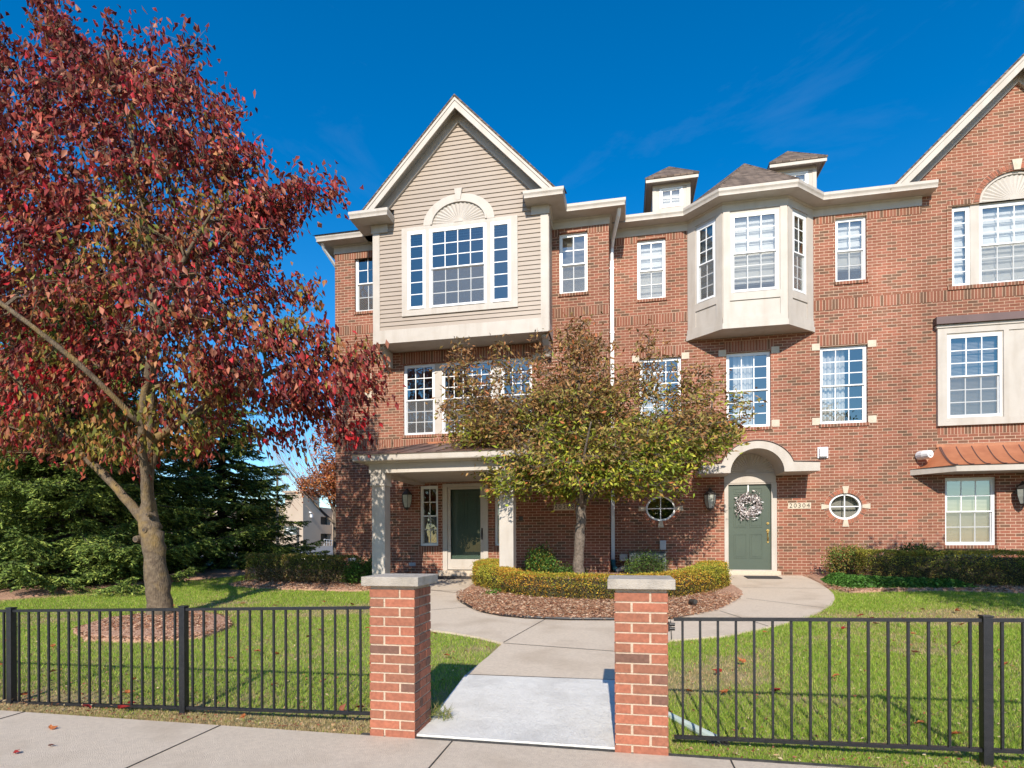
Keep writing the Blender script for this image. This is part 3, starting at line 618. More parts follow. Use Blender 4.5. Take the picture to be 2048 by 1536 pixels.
def panels(mb, u0, u1, z0, z1, o):
    mb.box(u0, u1, o-0.045, o, z0, z1); W = u1-u0; Hh = z1-z0
    for c in (0, 1):
        a = u0+W*(0.15+0.37*c); b = a+W*0.27
        for p, q in ((0.895, 0.95), (0.50, 0.86), (0.14, 0.41)):
            x0, x1, y0, y1 = a, b, z0+Hh*p, z0+Hh*q
            for k, (g_, d) in enumerate(((0.0, 0.010), (0.028, 0.0005))):
                pass
            # raised moulding frame and field
            mb.box(x0-0.012, x1+0.012, o, o+0.009, y0-0.012, y0); mb.box(x0-0.012, x1+0.012, o, o+0.009, y1, y1+0.012)
            mb.box(x0-0.012, x0, o, o+0.009, y0, y1); mb.box(x1, x1+0.012, o, o+0.009, y0, y1)
            if y1-y0 > 0.08: mb.box(x0+0.03, x1-0.03, o, o+0.007, y0+0.03, y1-0.03)
m = MB(FL); panels(m, -4.395, -3.465, 0.72, 2.79, -0.13); m.build('door_leaf', M['dkgreen'], dr)
m = MB(FL); m.tube([(-3.50, 0.045, 1.52), (-3.50, 0.05, 1.60), (-3.50, 0.045, 1.70)], 0.012, 8); m.box(-3.515, -3.485, 0.0, 0.02, 1.47, 1.76); m.build('handle', M['black'], dr)
m = MB(FL); m.box(-4.6, -3.26, -0.1, 0.20, 0.56, 0.70); m.build('door_step', M['conc'], H1, bevel=0.01)
lantern(H1, FL, -5.42, 2.45)
plaque(H1, FL, -1.69, -1.19, 2.175, 2.33, '20308')
# tan gabled bay
cx = -3.86; apexL, slL = 11.86, 1.045
m = MB(FB); z = 6.60; e = 0.105
WH = [(-5.15, -4.69), (-4.59, -3.18), (-3.07, -2.59)]
while z < 11.4:
    z2 = z+e
    if z2 < 9.3: a, b = -5.90, -1.86
    else: hw = (apexL-0.2-z)/slL; a, b = cx-hw, cx+hw
    segs = [(a, b)]
    if 6.98 < z < 9.0: segs = [(a, -5.2), (-2.52, b)]
    for p, q in segs:
        if q-p > 0.02:
            m.poly([(p, 0.022, z), (q, 0.022, z), (q, 0.002, z2), (p, 0.002, z2)]); m.poly([(p, 0.002, z), (q, 0.002, z), (q, 0.022, z), (p, 0.022, z)])
    z = z2
m.poly([(-1.712, 0, 6.3), (-1.712, -0.7, 6.3), (-1.712, -0.7, 9.3), (-1.712, 0, 9.3)]); m.poly([(-6.058, 0, 6.3), (-6.058, -0.7, 6.3), (-6.058, -0.7, 9.3), (-6.058, 0, 9.3)])
bay = m.build('siding_bay', M['siding'], H1, fix=False)
m = MB(FB); m.box(-6.06, -1.71, -0.02, 0.035, 6.28, 6.60); m.box(-6.03, -1.74, -0.68, 0.0, 6.29, 6.33)
m.box(-6.06, -5.88, -0.02, 0.03, 6.603, 9.21); m.box(-1.89, -1.71, -0.02, 0.03, 6.603, 9.21); m.box(-6.09, -5.66, -0.02, 0.045, 9.0, 9.21); m.box(-2.11, -1.68, -0.02, 0.045, 9.0, 9.21)
m.box(-6.075, -6.059, -0.7, 0.0, 6.28, 9.2); m.box(-1.711, -1.695, -0.70, 0.0, 6.28, 6.55); m.box(-1.711, -1.697, -0.16, 0.0, 6.55, 9.2)
m.build('corner_trim', M['trim'], bay)
m = MB(FB)   # flat surround with openings
S0, S1, T0, T1 = -5.30, -2.43, 6.90, 9.04
us = [S0]+[v for a, b in WH for v in (a, b)]+[S1]
m.box(S0, S1, 0.0, 0.045, T0, 7.05); m.box(S0, S1, 0.0, 0.045, 8.94, T1)
for i in range(0, 8, 2): m.box(us[i], us[i+1], 0.0, 0.045, 7.05, 8.94)
ringband(m, cx, 9.04, 0.68, 0.50, 0.88, 0.67, 0, math.pi, 40, 0.0, 0.05); ringband(m, cx, 9.04, 0.655, 0.475, 0.70, 0.52, 0, math.pi, 40, 0.0, 0.07)
m.prism([(cx-0.055, 9.55), (cx+0.055, 9.55), (cx+0.095, 9.83), (cx-0.095, 9.83)], 0.0, 0.075)
m.build('window_surround', M['trim'], bay)
fan(H1, FB, cx, 9.045, 0.66, 0.48, 0.022, 18)
window(H1, FB, -5.15, -4.69, 7.05, 8.94, 1, 6, 1, rec=-0.05, sill=False, single=True, screen=False); window(H1, FB, -4.59, -3.18, 7.05, 8.94, 4, 3, 3, rec=-0.05, sill=False); window(H1, FB, -3.07, -2.59, 7.05, 8.94, 1, 6, 1, rec=-0.05, sill=False, single=True, screen=False)
dxl = gable(H1, cx, apexL, slL, 12.68, BY, 18.5, 9.37, True)
for s in (-6.0, -1.89):    # brackets under the bay
    m = MB(((s, 0), (0, 1), (1, 0)))
    m.prism([(13.12, 6.28), (13.12, 6.22), (13.20, 6.18), (13.30, 6.08), (13.42, 6.02), (13.50, 5.92), (13.52, 5.88), (13.69, 5.88), (13.69, 6.28)], 0.0, 0.15); m.build('bracket', M['trim'], H1)
# eaves
eaves(H1, [(-7.47, 22), (-7.47, LY), (-6.06, LY)], 0.36)
eaves(H1, [(-6.06, LY-0.04), (-6.06, BY), (-5.93, BY), (-5.93, 13.3)], 0.44, [(-6.06, LY), (-6.06, BY), (-6.05, BY)])
eaves(H1, [(-1.84, 13.3), (-1.84, BY), (-1.71, BY), (-1.71, LY), (-0.35, LY), (-0.35, 14.0)], 0.40, [(-1.71, BY), (-1.71, LY), (-0.35, LY), (-0.35, 14.38)])
m = MB(); m.poly([(-7.9, 13.3, 9.345), (0.0, 13.3, 9.345), (0.0, 18.5, 11.6), (-7.9, 18.5, 11.6)]); m.poly([(-7.9, 23, 9.345), (0.0, 23, 9.345), (0.0, 18.5, 11.6), (-7.9, 18.5, 11.6)])
m.poly([(-6.5, 12.6, 9.345), (-5.5, 12.6, 9.345), (-5.5, 13.02, 9.55), (-6.5, 13.3, 9.6)]); m.poly([(-2.3, 12.62, 9.345), (-1.3, 12.62, 9.345), (-1.3, 13.3, 9.6), (-2.3, 13.02, 9.55)])
m.build('roof', M['shingle'], H1, fix=False)
# downspouts
def spout(par, pts, r=0.045, mat='white'):
    m = MB(); m.tube(pts[:-1], r, 6); q = pts[-1]; m.box(q[0]-0.042, q[0]+0.042, q[1]-0.033, q[1]+0.033, q[2], pts[-2][2]); return m.build('downspout', M[mat], par)
d1 = spout(H1, [(-0.10, 13.45, 9.22), (-0.12, 13.55, 9.10), (-0.26, 14.1, 8.85), (-0.29, 14.28, 8.70), (-0.29, 14.32, 8.4), (-0.29, 14.32, 0.95)])
for z in (2.6, 4.6, 6.6, 8.2): m = MB(); m.box(-0.345, -0.235, 14.275, 14.40, z, z+0.03); m.build('strap', M['white'], d1)
spout(H1, [(-7.70, 13.45, 9.2), (-7.70, 13.55, 9.10), (-7.54, 13.95, 8.75), (-7.515, 14.15, 8.5), (-7.515, 14.15, 0.5)])
m = MB(); m.tube([(-0.29, 14.31, 0.96), (-0.29, 14.30, 0.86), (-0.26, 14.22, 0.76), (-0.18, 14.08, 0.70)], [0.055, 0.06, 0.06, 0.058], 10); m.build('pipe_elbow', M['teal'], d1, smooth=True)
m = MB()
pts = [(-0.19+0.02*i, 14.09-0.018*i, 0.70+0.008*i) for i in range(12)]; m.tube(pts, [0.052+0.008*(i % 2) for i in range(12)], 10); m.build('corrugated_pipe', M['corr'], d1)
# porch
m = MB(); m.box(-5.25, -4.95, 11.10, 11.40, 0.30, 2.86); m.box(-2.48, -2.18, 11.10, 11.40, 0.30, 2.86)
pc = []
for x in (-5.23, -2.48):
    m = MB(); m.box(x, x+0.29, 11.10, 11.39, 0.35, 2.64); m.box(x-0.02, x+0.31, 11.08, 11.41, 2.64, 2.863); m.box(x-0.03, x+0.32, 11.07, 11.42, 2.60, 2.638); m.box(x-0.02, x+0.31, 11.08, 11.41, 0.34, 0.55)
    m.build('column', M['trim'], H1, bevel=0.006)
m = MB(); m.box(-5.28, -2.12, 11.07, 11.38, 2.866, 3.06); m.box(-5.28, -5.0, 11.38, 13.695, 2.866, 3.06); m.box(-2.4, -2.12, 11.38, 13.695, 2.866, 3.06)
m.box(-5.0, -2.4, 11.38, 13.695, 2.93, 2.96)
m.sweep([(-5.28, 13.69), (-5.28, 11.07), (-2.12, 11.07), (-2.12, 13.69)], [(0.0, 3.062), (0.05, 3.062), (0.07, 3.09), (0.24, 3.09), (0.25, 3.11), (0.25, 3.205), (0.27, 3.22), (0.0, 3.22)])
m.build('porch_beam', M['trim'], H1)
m = MB(); E0 = [(-5.56, 10.79, 3.222), (-1.84, 10.79, 3.222), (-1.84, 13.69, 3.222), (-5.56, 13.69, 3.222)]; Tp = [(-4.90, 13.69, 3.92), (-2.50, 13.69, 3.92)]
m.poly([E0[0], E0[1], Tp[1], Tp[0]]); m.poly([E0[0], Tp[0], E0[3]]); m.poly([E0[1], E0[2], Tp[1]])
m.poly([(x, y, 3.221) for x, y, z_ in E0]); pr_ = m.build('porch_roof', M['oldcopper'], H1, fix=False)
m = MB()
def seam(m, a, b, h=0.03, r=0.008):
    a = Vector(a); b = Vector(b); m.tube([a+Vector((0, 0, h*0.5)), b+Vector((0, 0, h*0.5))], r, 4)
for i in range(9):
    t = (i+0.5)/9; x0 = -5.56+3.72*t
    if x0 < -4.9: f_ = (x0+5.56)/0.66; seam(m, (x0, 10.79, 3.222), (x0, 10.79+2.9*f_, 3.222+0.698*f_))
    elif x0 > -2.5: f_ = (-1.84-x0)/0.66; seam(m, (x0, 10.79, 3.222), (x0, 10.79+2.9*f_, 3.222+0.698*f_))
    else: seam(m, (x0, 10.79, 3.222), (x0, 13.69, 3.92))
seam(m, E0[0], Tp[0]); seam(m, E0[1], Tp[1]); m.build('roof_seam', M['brownmetal'], pr_)
m = MB(); m.box(-4.92, -2.48, 13.66, 13.72, 3.90, 3.955); m.build('flashing', M['copper'], pr_)
# small wall fittings
m = MB(FL); m.lathe((-6.96, LY-0.06, 0.92), [(0.10, 0.0), (0.11, 0.05), (0.10, 0.12), (0.05, 0.16)], 10) if False else None
m = MB(); m.lathe((-6.96, LY-0.10, 0.92), [(0.10, 0.0), (0.115, 0.04), (0.105, 0.11), (0.06, 0.155)], 12); m.build('vent_hood', M['white'], H1, smooth=True)
for x in (-5.34,):
    m = MB(FL); m.box(x-0.09, x+0.09, 0.0, 0.035, 0.80, 0.89); m.build('outlet_cover', M['boxgrey'], H1, bevel=0.006)
m = MB(FL); m.box(-2.56, -2.46, 0.0, 0.03, 1.94, 2.04); m.build('doorbell_box', M['dark'], H1)

# ======================= right townhouse
H2 = thing('townhouse', (4.2, 14.9, 0.5), 'red brick townhouse on the right numbered 20304, with cream oriel and copper hood', 'townhouse')
GX, GA, GS = 8.5, 11.92, 0.99
holesR = [(0.33, 1.01, 7.42, 8.90), (4.84, 5.50, 7.44, 8.93), (0.37, 1.37, 4.14, 5.95), (2.42, 3.42, 4.14, 5.95), (4.50, 5.51, 4.14, 5.95), (7.11, 8.18, 4.15, 6.01), (8.82, 9.89, 4.15, 6.01),
          (7.08, 8.09, 1.30, 2.82), (8.91, 9.92, 1.30, 2.82), (7.24, 9.76, 7.12, 8.93), (2.41, 3.50, 0.70, 2.80), (1.75, 4.1, 6.9, 9.0), (0.45, 1.29, 1.86, 2.58), (4.62, 5.44, 1.85, 2.56)]
m = MB(FR)
for a, b, top in ((-0.35, 6.4, 9.25), (6.4, 10.6, 9.65), (10.6, 11.2, 9.25)):
    hs_ = [h for h in holesR if h[0] < b and h[1] > a and h[0] >= a-0.01]
    if a == 6.4: hs_ = hs_+[(7.78, 9.22, 8.93, 9.60)]
    m.wall(a, b, 0.3, top, hs_)
ringfill(m, 7.78, 9.22, 8.93, 9.60, 8.5, 8.93, 0.72, 0.64, 0, math.pi); ringfill(m, 0.45, 1.29, 1.86, 2.58, 0.87, 2.22, 0.36, 0.305, 0, 2*math.pi); ringfill(m, 4.62, 5.44, 1.85, 2.56, 5.03, 2.205, 0.35, 0.305, 0, 2*math.pi)
hw = (GA-0.1-9.65)/GS; f0 = GX-(GA-0.1-9.25)/GS
m.poly([(f0, 0, 9.25), (6.4, 0, 9.25), (6.4, 0, 9.65), (GX-hw, 0, 9.65)]); m.poly([(2*GX-f0, 0, 9.25), (10.6, 0, 9.25), (10.6, 0, 9.65), (GX+hw, 0, 9.65)]); m.poly([(GX-hw, 0, 9.65), (GX+hw, 0, 9.65), (GX, 0, GA-0.1)])
m.poly([(11.2, 0, 0.3), (11.2, -11, 0.3), (11.2, -11, 9.25), (11.2, 0, 9.25)]); m.poly([(-0.34, -11, 0.3), (11.2, -11, 0.3), (11.2, -11, 9.25), (-0.34, -11, 9.25)])
m.build('wall', M['brick'], H2, fix=False)
m = MB()
for z in (0.55, 3.35, 6.4):
    m.box(-0.2, 11.0, RY+0.3, RY+10.8, z-0.1, z); m.box(-0.2, 11.0, RY+4.0, RY+4.1, z+0.001, z+2.78)
m.build('floor_slab', M['darkin'], H2)
m = MB(); m.box(-0.33, 11.1, RY+0.14, RY+10.9, 9.26, 9.33); m.build('ceiling', M['darkin'], H2)
for a, b in ((-0.34, 0.33), (1.01, 1.53), (4.35, 4.84), (5.50, 6.63)): soldier(H2, FR, a, b, 8.83, 9.0)
soldier(H2, FR, -0.34, 1.52, 6.80, 7.02); soldier(H2, FR, 4.36, 11.2, 6.80, 7.04)
for a in (0.37, 2.42, 4.50): soldier(H2, FR, a-0.06, a+1.07, 5.97, 6.22, pr=0.006)
soldier(H2, FR, 6.93, 10.08, 3.79, 3.97)
for a in (0.37, 2.42, 4.50): stones(H2, FR, [(a-0.18, 5.87, a-0.005, 6.03), (a+1.01, 5.87, a+1.19, 6.03), (a-0.18, 4.12, a-0.005, 4.29), (a+1.01, 4.12, a+1.19, 4.29)])
window(H2, FR, 0.33, 1.01, 7.42, 8.90, 2, 2, 2, ('shade', 7.5)); window(H2, FR, 4.84, 5.50, 7.44, 8.93, 2, 2, 2, ('shade', 7.75))
window(H2, FR, 0.37, 1.37, 4.14, 5.95, 3, 3, 3, ('curtain', 0.05, 0.6), screen=False); window(H2, FR, 2.42, 3.42, 4.14, 5.95, 3, 3, 3, ('curtain', 0.16, 0.70), screen=False); window(H2, FR, 4.50, 5.51, 4.14, 5.95, 3, 3, 3, ('curtain', 0.08, 0.62), screen=False)
# cream framed window panel with brown cap
m = MB(FR); m.wall(6.91, 10.09, 3.98, 6.22, [(7.11, 8.18, 4.15, 6.01), (8.82, 9.89, 4.15, 6.01)], 0.05, 0.06)
m.box(6.91, 10.09, 0.0, 0.074, 3.98, 4.12) if False else None
for a, b, c, d in ((6.91, 10.09, 3.98, 4.13), (6.91, 7.09, 4.13, 6.22), (9.91, 10.09, 4.13, 6.22), (7.09, 9.91, 6.04, 6.22), (8.20, 8.30, 4.13, 6.04), (8.70, 8.80, 4.13, 6.04)): m.box(a, b, -0.01, 0.072, c, d)
m.box(6.88, 10.12, 0.0, 0.095, 6.17, 6.235)
m.build('window_panel', M['trim'], H2, fix=False)
m = MB(FR); m.box(6.85, 10.15, 0.0, 0.16, 6.24, 6.40); m.build('panel_cap', M['brownmetal'], H2)
window(H2, FR, 7.11, 8.18, 4.15, 6.01, 3, 3, 3, ('blinds', 4.2, 'blind'), rec=-0.045, sill=False); window(H2, FR, 8.82, 9.89, 4.15, 6.01, 3, 3, 3, ('blinds', 4.2, 'blind'), rec=-0.045, sill=False)
window(H2, FR, 7.08, 8.09, 1.30, 2.82, 3, 2, 2, ('blinds', 1.32, 'pale')); window(H2, FR, 8.91, 9.92, 1.30, 2.82, 3, 2, 2, ('blinds', 1.32, 'pale'))
# arched window group in the brick gable
window(H2, FR, 7.24, 7.62, 7.12, 8.91, 1, 6, 1, ('shade', 7.15), single=True, sill=False); window(H2, FR, 9.38, 9.76, 7.12, 8.91, 1, 6, 1, ('shade', 7.15), single=True, sill=False); window(H2, FR, 7.80, 9.20, 7.12, 8.91, 4, 3, 3, ('shade', 7.15), sill=False)
for a, b in ((7.62, 7.80), (9.20, 9.38)): m = MB(FR); m.box(a, b, -0.12, -0.05, 7.12, 8.93); m.build('mullion', M['trim'], H2)
fan(H2, FR, 8.5, 8.95, 0.72, 0.64, -0.085, 20)
m = MB(FR); m.poly([(7.7, -0.115, 8.91), (9.3, -0.115, 8.91), (9.3, -0.115, 9.65), (7.7, -0.115, 9.65)]); m.box(7.78, 9.22, -0.11, -0.055, 8.905, 8.955); ringband(m, 8.5, 8.95, 0.655, 0.565, 0.725, 0.64, 0, math.pi, 30, -0.11, -0.045); m.build('arch_trim', M['trim'], H2, fix=False)
brickring(H2, FR, 8.5, 8.95, 0.725, 0.645, 0.84, 0.76, 0.0, math.pi, 34, [(math.pi/2, 0.12)])
m = MB(FR); m.prism([(8.44, 9.57), (8.56, 9.57), (8.60, 9.80), (8.40, 9.80)], -0.03, 0.025); m.build('keystone', M['stone'], H2)
soldier(H2, FR, 7.14, 9.86, 7.03, 7.11, 'sill', 0.03); soldier(H2, FR, 7.14, 7.62, 8.935, 9.04, pr=0.008); soldier(H2, FR, 9.38, 9.86, 8.935, 9.04, pr=0.008)
for a in (7.13, 9.77): m = MB(FR); m.box(a, a+0.10, -0.02, 0.012, 7.12, 8.94); m.build('brick_jamb', M['brick'], H2)
gable(H2, GX, GA, GS, 14.08, RY, 20, 9.30, False)
eaves(H2, [(-0.35, RY), (1.53, RY), (2.24, 13.76), (3.63, 13.76), (4.35, RY), (6.80, RY)], 0.36, [(-0.35, RY), (1.53, RY), (2.24, 13.76), (3.63, 13.76), (4.35, RY), (6.63, RY)])
eaves(H2, [(11.0, RY), (11.2, RY), (11.2, 24)], 0.36)
m = MB(); m.poly([(-0.34, 14.04, 9.345), (6.85, 14.04, 9.345), (6.85, 19, 11.3), (-0.34, 19, 11.3)]); m.poly([(-0.34, 25, 9.0), (11.6, 25, 9.0), (11.6, 19, 11.3), (-0.34, 19, 11.3)]); m.build('roof', M['shingle'], H2, fix=False)
# oriel
def faceframe(p, q):
    l = math.hypot(q[0]-p[0], q[1]-p[1]); u = ((q[0]-p[0])/l, (q[1]-p[1])/l); return (p, u, (u[1], -u[0])), l
PO = [(1.53, RY), (2.24, 13.76), (3.63, 13.76), (4.35, RY)]
specs = [(0.27, 0.80, 2), (0.185/1.39, 1.205/1.39, 3), (0.20, 0.73, 2)]
m = MB(); fr_l = []
for i in range(3):
    fr_, l = faceframe(PO[i], PO[i+1]); s0, s1, c_ = specs[i]; fr_l.append((fr_, l, s0*l, s1*l, c_)); mm_ = MB(fr_)
    mm_.wall(0, l, 6.31, 9.05, [(s0*l, s1*l, 7.13, 8.93)], 0.0, 0.1)
    t = 0.02
    mm_.box(0, l, 0, t+0.01, 6.31, 6.56); mm_.box(0.01, s0*l-0.03, 0, t, 6.56, 9.0); mm_.box(s1*l+0.03, l-0.01, 0, t, 6.56, 9.0); mm_.box(s0*l-0.03, s1*l+0.03, 0, t+0.004, 6.94, 7.11)
    n = len(m.v); m.v += mm_.v; m.f += [tuple(n+k for k in f) for f in mm_.f]
m.poly([(x, y, 6.315) for x, y in PO])
m.sweep([(1.53, RY+0.1)]+PO[:0]+[(1.53, RY), (2.24, 13.76), (3.63, 13.76), (4.35, RY), (4.35, RY+0.1)], [(-0.01, 6.30), (0.04, 6.30), (0.04, 6.42), (0.0, 6.44)])
orl = m.build('oriel', M['trim'], H2, fix=False)
for fr_, l, a, b, c_ in fr_l: window(H2, fr_, a, b, 7.13, 8.93, c_, 3, 3, ('shade', 7.32), rec=0.0, sill=False)
A_ = (2.95, 14.95, 10.80); E_ = [(1.25, 14.35, 9.36), (2.09, 13.41, 9.36), (3.78, 13.41, 9.36), (4.63, 14.35, 9.36)]
m = MB(); m.poly([A_, E_[1], E_[2]]); m.poly([A_, E_[0], E_[1]]); m.poly([A_, E_[2], E_[3]]); B_ = (2.95, 18, 10.95); m.poly([A_, B_, (1.1, 18, 9.36), E_[0]]); m.poly([A_, E_[3], (4.8, 18, 9.36), B_])
m.build('roof', M['shingle'], H2, fix=False, label='brown hipped roof over the oriel')
m = MB()
for e_ in E_: m.tube([tuple(A_), e_], 0.022, 4)
m.build('ridge_cap', M['shingle'], H2)
# dormers
for cx_, wx0, wx1 in ((1.28, 0.97, 1.58), (4.43, 4.12, 4.73)):
    m = MB(((0, 16.0), (1, 0), (0, -1))); m.wall(cx_-0.50, cx_+0.50, 9.8, 11.22, [(wx0, wx1, 10.55, 11.08)], 0, 0.1)
    for s in (-1, 1): m.poly([(cx_+s*0.5, 0, 9.8), (cx_+s*0.5, -2.5, 9.8), (cx_+s*0.5, -2.5, 11.22), (cx_+s*0.5, 0, 11.22)])
    m.box(cx_-0.50, cx_-0.40, 0, 0.012, 9.8, 11.1); m.box(cx_+0.40, cx_+0.50, 0, 0.012, 9.8, 11.1); m.box(cx_-0.5, cx_+0.5, 0, 0.02, 11.08, 11.2)
    m.sweep([(cx_-0.5, -2.5), (cx_-0.5, 0.0), (cx_+0.5, 0.0), (cx_+0.5, -2.5)][::-1] if False else [(cx_-0.5, -2.5), (cx_-0.5, 0.0), (cx_+0.5, 0.0), (cx_+0.5, -2.5)], [(0, 11.2), (-0.16, 11.2), (-0.18, 11.27), (0, 11.27)])
    dm = m.build('dormer', M['trim'], H2, fix=False)
    m = MB(); e0, y0 = 0.70, 15.78; pk = (cx_, 16.75, 12.12)
    c0, c1, c2, c3 = (cx_-e0, y0, 11.27), (cx_+e0, y0, 11.27), (cx_+e0, 18.5, 11.27), (cx_-e0, 18.5, 11.27)
    m.poly([c0, c1, pk]); m.poly([c1, c2, (cx_, 18.5, 12.12), pk]); m.poly([c0, pk, (cx_, 18.5, 12.12), c3]); m.poly([c0, c1, c2, c3])
    m.box(cx_-e0, cx_+e0, y0-0.01, y0+0.02, 11.24, 11.285); m.tube([c0, pk], 0.018, 4); m.tube([c1, pk], 0.018, 4)
    m.build('dormer_roof', M['shingle'], dm, fix=False)
    m = MB(); m.box(cx_-0.685, cx_+0.685, y0+0.01, y0+0.04, 11.15, 11.24); m.box(cx_-0.68, cx_-0.65, y0+0.04, 18.4, 11.16, 11.24); m.box(cx_+0.65, cx_+0.68, y0+0.04, 18.4, 11.16, 11.24); m.box(cx_-0.66, cx_+0.66, y0+0.04, 18.0, 11.205, 11.235); m.build('dormer_fascia', M['trim'], dm)
    window(dm, ((0, 16.0), (1, 0), (0, -1)), wx0, wx1, 10.55, 11.08, 2, 2, 1, ('shade', 10.5), rec=0.0, sill=False, single=True)
# arched canopy over the green door
ax, z0c = 2.93, 2.96; yf = 13.56
inn = ell(ax, z0c, 0.57, 0.54, 0, math.pi, 28); out = ell(ax, z0c, 0.80, 0.71, 0, math.pi, 40); zt = z0c+0.19
k = [p for p in out if p[1] > zt]
F2 = ((0, 0), (1, 0), (0, 1))
prof = [(4.23, z0c), (4.23, zt)]+[(k[0][0], zt)]+k+[(k[-1][0], zt)]+[(1.67, zt), (1.67, z0c)]+[(p[0], p[1]) for p in reversed(inn)]
m = MB()
n = len(prof); inner = list(reversed(inn)); 
# build as strips so the concave outline triangulates cleanly
def topz(x):
    d = abs(x-ax)
    return max(zt, z0c+0.71*math.sqrt(max(0, 1-(d/0.80)**2)))
def botz(x):
    d = abs(x-ax)
    return z0c if d >= 0.57 else z0c+0.54*math.sqrt(max(0, 1-(d/0.57)**2))
xs_ = sorted(set([1.67, 4.23]+[p[0] for p in inn]+[p[0] for p in k]+[ax-0.57, ax+0.57, ax-0.57001, ax+0.57001]))
for i in range(len(xs_)-1):
    a, b = xs_[i], xs_[i+1]; tza, tzb, bza, bzb = topz(a), topz(b), botz(a), botz(b)
    for y in (yf, RY-0.002): m.poly([(a, y, bza), (b, y, bzb), (b, y, tzb), (a, y, tza)])
    m.poly([(a, yf, tza), (b, yf, tzb), (b, RY, tzb), (a, RY, tza)]); m.poly([(a, yf, bza), (b, yf, bzb), (b, RY, bzb), (a, RY, bza)])
for x in (1.67, 4.23): m.poly([(x, yf, z0c), (x, RY, z0c), (x, RY, zt), (x, yf, zt)])
can = m.build('door_canopy', M['trim'], H2, fix=False)
m = MB()
for i in range(len(xs_)-1):
    a, b = xs_[i], xs_[i+1]; e0 = 0.008; a2 = a-(0.02 if i == 0 else 0); b2 = b+(0.02 if i == len(xs_)-2 else 0)
    m.add([(a2, yf-0.025, topz(a)+e0), (b2, yf-0.025, topz(b)+e0), (b2, RY, topz(b)+e0), (a2, RY, topz(a)+e0), (a2, yf-0.025, topz(a)+e0+0.014), (b2, yf-0.025, topz(b)+e0+0.014), (b2, RY, topz(b)+e0+0.014), (a2, RY, topz(a)+e0+0.014)],
          [(0, 1, 2, 3), (4, 5, 6, 7), (0, 1, 5, 4), (1, 2, 6, 5), (3, 0, 4, 7)])
m.build('canopy_roof', M['oldcopper'], can)
m = MB(FR); m.box(2.36, 3.52, -0.03, 0.012, 2.805, 3.04); m.box(2.34, 3.54, 0.0, 0.03, 2.99, 3.03); m.build('door_header', M['trim'], H2)
m = MB(FR); m.prism(ell(2.95, 3.04, 0.57, 0.50, 0, math.pi, 28), 0.0, 0.012); m.build('arch_panel', M['trim'], H2)
fan(H2, FR, 2.95, 3.045, 0.54, 0.46, 0.014, 20)
m = MB(FR); m.box(2.36, 2.45, -0.12, 0.02, 0.70, 2.80); m.box(3.42, 3.54, -0.12, 0.02, 0.70, 2.80); m.box(2.45, 3.42, -0.12, 0.0, 2.77, 2.80)
d2 = m.build('front_door', M['trim'], H2, label='sage green six panel door in a cream frame')
m = MB(FR); panels(m, 2.45, 3.42, 0.72, 2.768, -0.05); m.build('door_leaf', M['green'], d2)
m = MB(FR)
for z, r in ((1.83, 0.030), (1.66, 0.034)):
    for i in range(1): m.prism(ell(3.35, z, r, r, 0, 2*math.pi, 14)[:-1], -0.05, -0.03); m.prism(ell(3.35, z, r*0.55, r*0.55, 0, 2*math.pi, 10)[:-1], -0.03, -0.005)
m.prism([(3.333, 1.36), (3.367, 1.36), (3.367, 1.66), (3.333, 1.66)], -0.05, -0.04); m.tube([(3.35, -0.035, 1.60), (3.35, 0.02, 1.57), (3.35, 0.025, 1.50), (3.35, 0.01, 1.43), (3.35, -0.035, 1.40)], 0.011, 8); m.prism(ell(3.35, 1.39, 0.024, 0.024, 0, 2*math.pi, 12)[:-1], -0.05, -0.03)
m.build('handle', M['brass'], d2)
m = MB(FR); m.box(2.32, 3.60, -0.12, 0.16, 0.56, 0.70); m.build('door_step', M['conc'], H2, bevel=0.01)
m = MB(FR); m.box(2.45, 3.42, -0.1, 0.02, 0.70, 0.72); m.build('threshold', M['trim'], H2)
ovalwin(H2, FR, 0.87, 2.22, 0.36, 0.305); ovalwin(H2, FR, 5.03, 2.205, 0.35, 0.305, True)
lantern(H2, FR, 2.01, 2.36); lantern(H2, FR, 8.52, 2.36)
plaque(H2, FR, 3.79, 4.29, 2.165, 2.31, '20304')
m = MB(FR); m.box(4.43, 4.66, 0, 0.03, 3.34, 3.60); m.prism([(4.46, 3.37), (4.63, 3.37), (4.63, 3.57), (4.46, 3.57)], 0.03, 0.10); m.build('exhaust_vent', M['white'], H2, bevel=0.006)
m = MB(); m.tube([(6.56, 14.39, 3.33), (6.60, 14.25, 3.33), (6.66, 14.12, 3.33)], [0.10, 0.10, 0.085], 14); m.tube([(6.66, 14.12, 3.33), (6.67, 14.10, 3.33)], 0.045, 10); m.build('exhaust_pipe', M['white'], H2, smooth=False)
m = MB(FR); m.box(0.84, 0.99, 0, 0.09, 1.20, 1.43); m.build('disconnect_box', M['boxgrey'], H2, bevel=0.008)
m = MB(FR); m.box(-0.13, 0.06, 0.0, 0.30, 0.93, 1.10); m.build('meter_box', M['boxgrey'], H2, bevel=0.008)
m = MB(FR); m.box(1.93, 2.07, 0, 0.04, 0.84, 0.94); m.build('outlet_cover', M['boxgrey'], H2, bevel=0.006)
